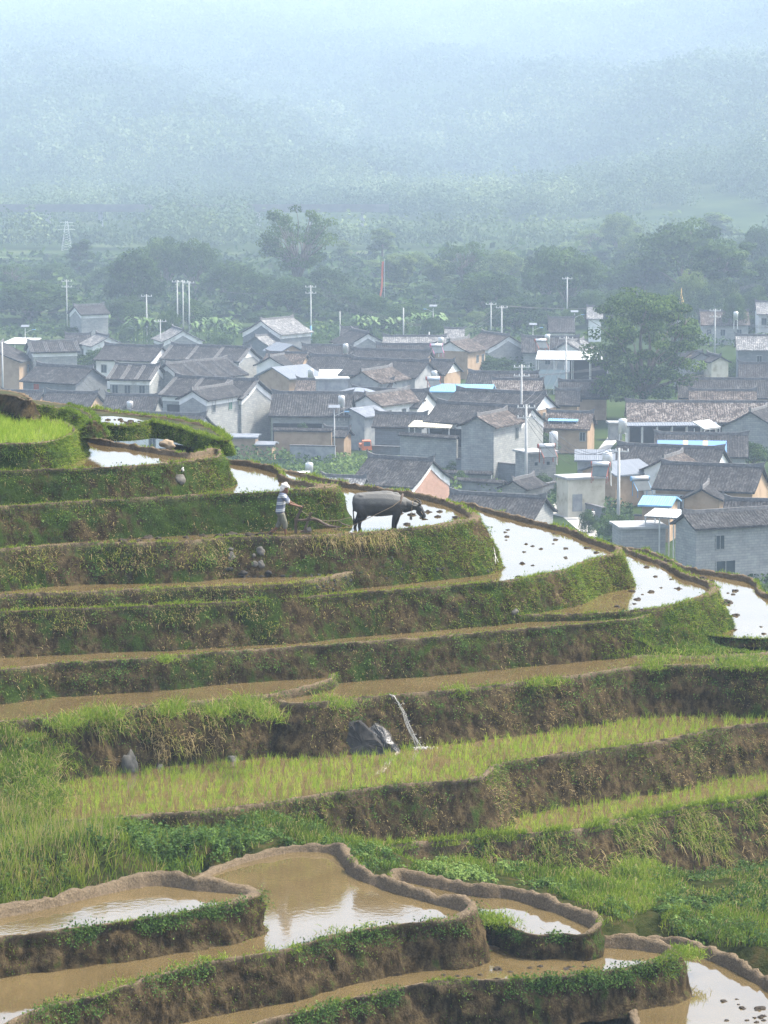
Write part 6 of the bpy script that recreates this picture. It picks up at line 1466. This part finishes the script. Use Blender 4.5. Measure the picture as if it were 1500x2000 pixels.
def plough():
    x, y, z = P(500 + 200/3.95, 1044.5, Z['t3']); root = empty('plough', (x, y + .35, z - .02), 0, 'dark curved wooden plough between the farmer and the buffalo', 'plough')
    def flat(pts, w_, t_, nm, par=root, mat='old_wood'):
        b = MB(); vs = []
        for i, p in enumerate(pts):
            a = Vector(pts[min(i+1, len(pts)-1)]) - Vector(pts[max(i-1, 0)]); n_ = Vector((-a.z, 0, a.x)).normalized(); ww = w_[i] if isinstance(w_, list) else w_
            for s, q in ((-1, -1), (1, -1), (1, 1), (-1, 1)): vs.append(Vector(p) + n_*ww*.5*s + Vector((0, t_*.5*q, 0)))
        fs = [(0, 1, 2, 3), tuple(len(vs) - 4 + i for i in (3, 2, 1, 0))]
        for i in range(len(pts) - 1):
            for k in range(4): fs.append((i*4+k, i*4+(k+1) % 4 if True else 0, (i+1)*4+(k+1) % 4, (i+1)*4+k))
        b.add(vs, fs); return b.build(nm, M[mat], par, False)
    flat([mz(366, 352), mz(352, 378), mz(335, 405), mz(316, 445), mz(306, 485), mz(303, 530), mz(306, 572)], [.05, .065, .08, .09, .09, .085, .08], .055, 'handle')
    MB().tube([mz(352, 362, -.14), mz(352, 362, .14)], .017, 8).build('grip', M['old_wood'], root, True)
    MB().tube([mz(292, 465), mz(350, 468), mz(410, 462), mz(450, 460), mz(480, 470), mz(520, 495), mz(560, 512), mz(600, 520), mz(650, 522)], [.032, .036, .042, .05, .05, .045, .042, .038, .03], 8).build('beam', M['old_wood'], root, True)
    flat([mz(428, 408), mz(412, 440), mz(400, 470), mz(382, 520), mz(368, 558)], .07, .05, 'standard'); flat([mz(396, 452), mz(420, 448)], .05, .12, 'wedge')
    flat([mz(342, 556), mz(380, 558), mz(425, 556)], [.05, .07, .03], .12, 'sole'); b = MB(); b.add([mz(392, 545, -.08), mz(430, 558, 0), mz(392, 560, .10), mz(385, 525, -.02), mz(420, 520, .05)], [(0,1,3),(1,4,3),(1,2,4),(2,3,4),(0,2,1),(0,3,2)]); b.build('share', M['iron'], root)
    MB().tube([mz(640, 478), mz(664, 497), mz(690, 505), mz(726, 516)], .022, 7).build('swingletree', M['old_wood'], root, True); MB().tube([mz(650, 522), mz(662, 500)], .018, 6).build('hook', M['iron'], root)
    MB().tube([mz(622, 520, -.03), mz(612, 545, -.03)], .022, 6).build('peg', M['rope'], root)
    MB().tube([mz(310, 372, .05), mz(400, 430, .06), mz(480, 468, .05), mz(560, 475, .03), mz(640, 468, .0), mz(740, 440, -.1)], .009, 5).build('rein', M['rope'], root)
plough()
def walker():
    p = px_point(1157, 1024, 0); root = empty('person', p, 0, 'distant villager in a white top standing on the lane', 'person')
    S = [((0, 0, 1.52), (.09, .10, .12)), ((0, 0, 1.3), (0, 0, 1.42), .05, .05), ((0, 0, 1.25), (0, 0, .9), (.16, .11, .1), (.14, .11, .1))]
    for s in (-1, 1): S += [((s*.09, 0, .88), (s*.10, .02, .48), .085, .06), ((s*.10, .02, .48), (s*.10, 0, .06), .055, .04), ((s*.10, 0, .05), (s*.10, -.12, .03), .04, .035), ((s*.19, 0, 1.28), (s*.24, .03, 1.0), .05, .04), ((s*.24, .03, 1.0), (s*.22, -.08, .78), .038, .03), ((s*.22, -.08, .76), (s*.215, -.1, .68), .03, .022)]
    fuse('body', S, .018, M['skin'], root, 2); fuse('shirt', [((0, 0, 1.28), (0, 0, .85), (.19, .13, .1), (.17, .13, .08))] + [((s*.19, 0, 1.28), (s*.23, .02, 1.08), .065, .06) for s in (-1, 1)], .02, M['cloth_white'], root); fuse('trousers', [((0, 0, .9), (.16, .12, .1))] + [((s*.09, 0, .86), (s*.10, .01, .12), .10, .065) for s in (-1, 1)], .02, M['void'], root)
    fuse('hair', [((0, .02, 1.58), (.10, .10, .09))], .02, M['void'], root)
walker()
# ------------------------------------------------------------ stones, clods, falling water
def stone_mat(name, a, b_, wet=.8): return simple(name, [a, b_, tuple(x*1.5 for x in b_)], 5, wet, .6, .03, 7)
M['stone'] = stone_mat('lichened_stone', (.035, .033, .03), (.10, .095, .085)); M['stone_dark'] = stone_mat('dark_wet_stone', (.010, .010, .011), (.030, .029, .028), .8); M['clod'] = stone_mat('wet_mud', (.012, .010, .007), (.032, .025, .018), .8); M['clod'].node_tree.nodes['Principled BSDF'].inputs['Specular IOR Level'].default_value = .15
def lump(name, loc, r, mat, seed, flat_=.8, sub=3, rough_=.32, label=None, cat=None, group=None, parent=None):
    bm = bmesh.new(); bmesh.ops.create_icosphere(bm, subdivisions=sub, radius=1)
    for v in bm.verts:
        n = mnoise.noise(v.co*1.1 + Vector((seed, 0, 0))); c = mnoise.cell(v.co*1.3 + Vector((seed, 3, 1))) ; v.co *= 1 + rough_*n*1.6 + .10*(c - .5) + .10*mnoise.noise(v.co*3.5 + Vector((0, seed, 0)))
        v.co = Vector((v.co.x*r[0], v.co.y*r[1], v.co.z*r[2]))
    me = bpy.data.meshes.new(name); bm.to_mesh(me); bm.free(); me.materials.append(mat); me.polygons.foreach_set('use_smooth', [sub > 2]*len(me.polygons))
    o = bpy.data.objects.new(name, me); C.objects.link(o); o.location = loc; o.rotation_euler = (0, 0, seed*1.7); tag(o, label, cat, group); return o
def on_bank(px, py, keys=None, nud=.05):
    """point of the visible bank surface nearest to the pixel"""
    best = None
    for k, mm in MESAS.items():
        if keys and k not in keys: continue
        V = mm['V'][::2].reshape(-1, 3); zz = V[:, 2] - CAMZ; dep = V[:, 1]*math.cos(PITCH) - zz*math.sin(PITCH); up_ = V[:, 1]*math.sin(PITCH) + zz*math.cos(PITCH)
        d = (750 + V[:, 0]/dep*FOC - px)**2 + (1000 - up_/dep*FOC - py)**2 + dep*.8; i = d.argmin()
        if best is None or d[i] < best[0]: best = (d[i], V[i])
    return Vector(best[1])
def stone(px, py, wpx, hpx, keys, label, mat='stone', dep=.7, group=None, sub=3, rough_=.2, name='boulder', cat='boulder'):
    p = on_bank(px, py, keys); s = p.y/FOC; wpx *= .85; hpx *= .85; p = p + Vector((0, .04 + wpx*.5*s*dep*.1, 0)); return lump(name, p, (wpx*.5*s, wpx*.5*s*dep, hpx*.5*s), M[mat], px*.37 % 13, label=label, cat=cat, group=group, sub=sub, rough_=rough_)
stone(352, 938, 36, 32, ('t1',), 'grey boulder set in the bank left of the farmer, below a white rag', 'stone'); stone(346, 915, 16, 12, ('t1',), 'small pale stone above the grey boulder left of the farmer', 'stone', name='stone', cat='stone')
stone(353, 921, 12, 14, ('t1',), 'orange stone beside the white rag above the grey boulder', 'ochre' if False else 'stone', name='stone', cat='stone')
p = on_bank(357, 918, ('t1',)); lump('rag', p + Vector((0, -.06, .0)), (.06, .04, .07), M['cloth_white'], 3.3, label='crumpled white rag hanging over the grey boulder', cat='rag')
stone(326, 866, 36, 20, ('t1',), 'tan lump like a filled sack lying on the rim of the uppermost bright pond', 'stone', name='sack_like_stone', cat='stone') if False else None
p = P(327, 868, Z['t1'] + .25); lump('sack', p, (.28, .2, .15), M['rope'], 5.1, .6, label='tan sack lying on the muddy rim of the uppermost bright pond', cat='sack')
for px, py, a, b_, lb in ((453, 1092, 24, 28, 'pale lichened stone at the left of the stone patch under the plough'), (515, 1078, 28, 26, 'rounded grey stone under the rim left of the plough'), (491, 1105, 18, 18, 'middle stone of the patch below the plough'), (511, 1106, 22, 20, 'flat stone right of the middle of the patch below the plough'),
                          (447, 1113, 32, 14, 'dark slab at the foot of the stone patch below the plough'), (478, 1118, 26, 12, 'small slab at the foot of the patch right of the dark slab'), (450, 1074, 22, 10, 'reddish stone on top of the patch below the plough'), (520, 1118, 24, 12, 'low stone at the right end of the patch'), (497, 1085, 12, 16, 'narrow stone between the two largest of the patch')):
    stone(px, py, a, b_, ('t3',), lb, 'stone' if py < 1110 else 'stone_dark', name='stone', cat='stone', group='stones in the bank below the plough')
for i in range(46):
    px = rng.uniform(430, 990); py = 1122 + rng.uniform(-10, 8) - max(0, px - 700)*.02; stone(px, py, rng.uniform(7, 16), rng.uniform(6, 11), ('t3',), 'small dark stone at the foot of the bank below the buffalo', 'stone_dark', name='stone', cat='stone', group='small stones at the foot of the bank', sub=2)
for i in range(26):
    px = rng.uniform(615, 760); py = 1150 - (px - 615)*.22 + rng.uniform(-9, 9); stone(px, py, rng.uniform(8, 18), rng.uniform(7, 13), ('t4a', 't4b'), 'small stone of the rubble ridge between the two narrow ponds', 'stone_dark', name='stone', cat='stone', group='stones of the rubble ridge', sub=2)
stone(248, 1500, 58, 84, ('t8a',), 'tall grey boulder at the foot of the lower left bank', 'stone'); stone(313, 1505, 36, 42, ('t8a',), 'pointed pale stone right of the tall grey boulder', 'stone', name='stone', cat='stone'); stone(458, 1489, 38, 38, ('t8a',), 'round white speckled stone at the edge of the rice', 'stone', name='stone', cat='stone')
stone(474, 1500, 16, 18, ('t8a',), 'small stone leaning on the round white speckled one', 'stone', name='stone', cat='stone')
stone(1421, 1381, 16, 20, ('t8b', 't7', 't9'), 'pale round stone low in the bank at the right', 'stone', name='stone', cat='stone'); stone(1433, 1395, 34, 16, ('t8b', 't9'), 'flat grey stone below the pale round one at the right', 'stone', name='stone', cat='stone'); stone(765, 1090, 10, 14, ('t3',), 'lone stone in the bank under the buffalo', 'stone', name='stone', cat='stone'); stone(765, 1090, 10, 14, ('t3',), 'x') if False else None
stone(1000, 1195, 24, 18, ('t4b', 't5'), 'reddish boulder at the left tip of the curved pond', 'stone'); stone(125*1, 1550, 30, 24, ('t8a',), 'dark stone low in the grass at the left', 'stone_dark', name='stone', cat='stone')
for px, py, a, b_, lb in ((1352, 1960, 30, 24, 'round brown stone in the bank at the lower right corner'), (1372, 1990, 40, 34, 'largest dark stone in the bank at the lower right corner'), (1360, 1940, 14, 12, 'small stone on top of the pile at the lower right corner'), (1345, 1938, 18, 10, 'flat stone on top of the pile at the lower right corner')):
    stone(px, py, a, b_, ('p4',), lb, 'stone_dark', name='stone', cat='stone', group='stones in the bank at the lower right')
def stream(path, keys):
    """thin wandering strands and drops where the pond spills over, with a splash at the foot"""
    r2 = random.Random(4); b = MB(); A = on_bank(*path[0], keys); yf = on_bank(path[-1][0], path[-1][1] - 4, keys).y
    pts3 = []
    for i, (px, py) in enumerate(path):
        t = max(0, (i - 1)/(len(path) - 2)); Y = A.y + .02 + (yf - .12 - A.y)*t**1.2 - (.06 if i > 1 else 0); pts3.append(Vector(PD(px, py, Y)))
    def at_(t):
        k = t*(len(pts3) - 1); i = min(int(k), len(pts3) - 2); return pts3[i].lerp(pts3[i+1], k - i)
    for sN in range(9):
        ph, t0, t1 = r2.uniform(0, 6), (0 if sN < 3 else r2.uniform(.1, .6)), (1 if sN < 4 else r2.uniform(.6, 1)); off_ = r2.uniform(-.05, .05)
        n = 22; P_ = []
        for i in range(n):
            t = t0 + (t1 - t0)*i/(n-1); q = at_(t); P_.append(q + Vector((off_*(.2 + 1.6*t) + .022*math.sin(ph + t*17)*t, .02*math.sin(ph*2 + t*13), .012*math.sin(ph + t*23))))
        b.tube(P_, [.0025 + .007*abs(math.sin(ph + i*.9)) for i in range(n)], 5)
    for _ in range(130):
        t = r2.random()**.7; q = at_(t) + Vector((r2.gauss(0, .035 + .07*t), r2.uniform(-.05, .03), r2.gauss(0, .03))); d_ = r2.uniform(.004, .011); b.tube([q, q + Vector((0, 0, -d_*2.4))], d_, 4)
    for _ in range(70):
        q = at_(1.0) + Vector((r2.gauss(.02, .14), r2.gauss(-.05, .10), 0)); q.z = Z['t9'] + CAMZ + .005; d_ = r2.uniform(.01, .03); b.tube([q, q + Vector((r2.uniform(-.05, .05), .01, .012))], d_, 5, d_*.4)
    o = b.build('water', M['foam'], None, True); tag(o, kind='structure')
def slab_rock(poly, key, dy, th, mat, label, seed, bulge=.18):
    """angular block: a front outline with its own depth, leaning into the bank"""
    base = on_bank(sum(p[0] for p in poly)/len(poly), max(p[1] for p in poly) - 6, key); Y0 = base.y - dy; bm = bmesh.new(); c = Vector((0, 0, 0)); F_ = []
    ymax = max(p[1] for p in poly)
    for px, py in poly: F_.append(Vector(PD(px, py, Y0 + (ymax - py)/ppm(Y0)*.35)))
    for v in F_: c += v/len(F_)
    ctr = c + Vector((0, -bulge, .02)); vs = [bm.verts.new(v) for v in F_]; bk = [bm.verts.new(c + (v - c)*.92 + Vector((0, th, .02))) for v in F_]; mid = bm.verts.new(ctr); n = len(vs)
    for i in range(n): bm.faces.new((vs[i], vs[(i+1) % n], mid)); bm.faces.new((vs[(i+1) % n], vs[i], bk[i], bk[(i+1) % n]))
    bm.faces.new(bk); bmesh.ops.recalc_face_normals(bm, faces=bm.faces); bmesh.ops.bevel(bm, geom=list(bm.edges), offset=.02, segments=1, affect='EDGES')
    bmesh.ops.triangulate(bm, faces=bm.faces); bmesh.ops.subdivide_edges(bm, edges=list(bm.edges), cuts=3)
    for v in bm.verts: nn = mnoise.noise_vector(v.co*3.2 + Vector((seed, 0, 0)))*.06 + mnoise.noise_vector(v.co*7)*.03; v.co += nn
    loc = c.copy(); 
    for v in bm.verts: v.co -= loc
    me = bpy.data.meshes.new('boulder'); bm.to_mesh(me); bm.free(); me.materials.append(mat); o = bpy.data.objects.new('boulder', me); C.objects.link(o); o.location = loc; tag(o, label, 'boulder'); return o
def wet_slab_mat():
    m, nt, b = new_mat('wet_slab'); n1 = noise(nt, 3, 5, .65, stretch=(2.5, 2.5, .7)); n2 = noise(nt, 9, 4, .7, stretch=(3, 3, .6))
    c = ramp(nt, math_n(nt, 'ADD', math_n(nt, 'MULTIPLY', n1, .5), math_n(nt, 'MULTIPLY', n2, .5)), [(.4, (.012, .012, .013)), (.52, (.05, .048, .045)), (.6, (.20, .19, .18)), (.68, (.6, .59, .57))]); nt.links.new(c, b.inputs['Base Color']); b.inputs['Roughness'].default_value = .22; bump(nt, b, n2, .6, .03); return m
def slab_rocks():
    slab_rock([(668,1430),(680,1408),(702,1409),(726,1430),(748,1458),(754,1484),(735,1492),(690,1490),(668,1472)], ('t8a', 't8b'), .10, .6, M['stone_dark'], 'large black wet rock beside the little waterfall', 1., .03)
    slab_rock([(719,1424),(731,1415),(748,1420),(764,1442),(780,1466),(782,1481),(772,1489),(752,1474),(734,1450)], ('t8b', 't8a'), .30, .5, wet_slab_mat(), 'glistening tilted slab right of the black rock', 4., .1)
    slab_rock([(716,1468),(724,1462),(742,1474),(756,1488),(750,1494),(716,1494)], ('t8b', 't8a'), .42, .35, M['stone'], 'small brown rock at the foot of the glistening slab', 7., .08)
slab_rocks()
def clods(n, poly, z, label, smin=.03, smax=.13, sd=1):
    r2 = random.Random(sd); W3 = np.array([P(a, b, z)[:2] for a, b in poly]); k = 0; x0, y0 = W3.min(0); x1, y1 = W3.max(0)
    while k < n:
        x, y = r2.uniform(x0, x1), r2.uniform(y0, y1)
        if not inside(W3, np.array([x]), np.array([y]))[0]: continue
        s = r2.uniform(smin, smax)*.68*(1.6 if r2.random() < .15 else 1); lump('mud_clod', (x, y, z + CAMZ + s*.1), (s*1.7, s*1.5, s*.65), M['clod'], r2.uniform(0, 9), sub=3, rough_=.6, label=label, cat='mud clod', group='mud clods in the flooded fields'); k += 1
clods(12, [(840,985),(900,1005),(905,1018),(850,1024),(780,1026),(760,985),(800,975)], Z['t3'], 'dark mud clod in the pond around the head of the buffalo', .05, .12, 2)
clods(20, [(985,1015),(1100,1045),(1180,1080),(1130,1098),(1010,1128),(990,1090),(985,1050)], Z['t4b'], 'dark mud clod in the bright pond right of the buffalo bank', .04, .09, 3)
clods(12, [(1250,1098),(1330,1140),(1370,1155),(1290,1182),(1200,1190),(1240,1150)], Z['t5'], 'dark mud clod in the second bright pond from the buffalo', .04, .11, 4)
clods(12, [(1370,1128),(1460,1150),(1500,1180),(1500,1240),(1420,1240),(1430,1190)], Z['t7'], 'dark mud clod in the bright pond at the right edge', .05, .14, 5)
clods(26, [(190,1056),(500,1040),(560,1042),(560,1046),(450,1049),(250,1061)], Z['t3'], 'mud clod turned up along the furrow behind the farmer', .05, .14, 6)
clods(12, [(185,818),(280,820),(270,828),(200,830)], Z['s1'] + .06, 'mud clod in the little pond at the top of the hill', .04, .10, 7)
clods(12, [(860,1905),(1230,1862),(1250,1870),(1180,1888),(900,1912)], Z['p4'], 'flat mud lump in the half drained strip at the bottom', .03, .08, 8)
clods(14, [(1410,1925),(1500,1960),(1500,2000),(1420,2000)], Z['p5'], 'flat mud lump in the pond at the lower right corner', .03, .08, 9)
# little falls where one pond spills into the next
def fall(p0, p1, keys, wid, n=9, seed=0):
    r2 = random.Random(seed); b = MB(); mt = M['foam']
    A, B = on_bank(*p0, keys), on_bank(*p1, keys); k = wid*A.y/FOC
    for s in range(n):
        u = s/(n-1) - .5; ph = r2.uniform(0, 6); t1 = r2.uniform(.75, 1.0); t0 = r2.uniform(0, .15) if s % 3 else 0; pts = []
        for i in range(13):
            t = t0 + (t1 - t0)*i/12; q = A.lerp(B, t); q = q + Vector((u*k*(.35 + t*.9) + .035*math.sin(ph + t*7), -.06 - .12*math.sin(math.pi*t) + .02*math.sin(ph*2 + t*9), .03 - .12*t*(1-t)*0))
            pts.append(q)
        b.tube(pts, [(.004 + .007*r2.random())*(1 + .5*i/12) for i, _ in enumerate(pts)], 5)
    o = b.build('water', mt, None, True); tag(o, kind='structure')
m_, nt_, b_ = new_mat('falling_water'); b_.inputs['Base Color'].default_value = (.72, .70, .65, 1); b_.inputs['Roughness'].default_value = .15; nt_.links.new(ramp(nt_, noise(nt_, 20, 3), [(.3, (.26, .25, .22)), (.7, (.55, .54, .51))]), b_.inputs['Base Color']); M['foam'] = m_
stream([(760,1356),(772,1360),(781,1378),(789,1392),(795,1412),(806,1436),(815,1452),(822,1463)], ('t8b',)); fall((968, 1038), (972, 1112), ('t3',), 10, 5, 2); 
# tufts of reed like weeds on the wall and among the slabs are part of the grass
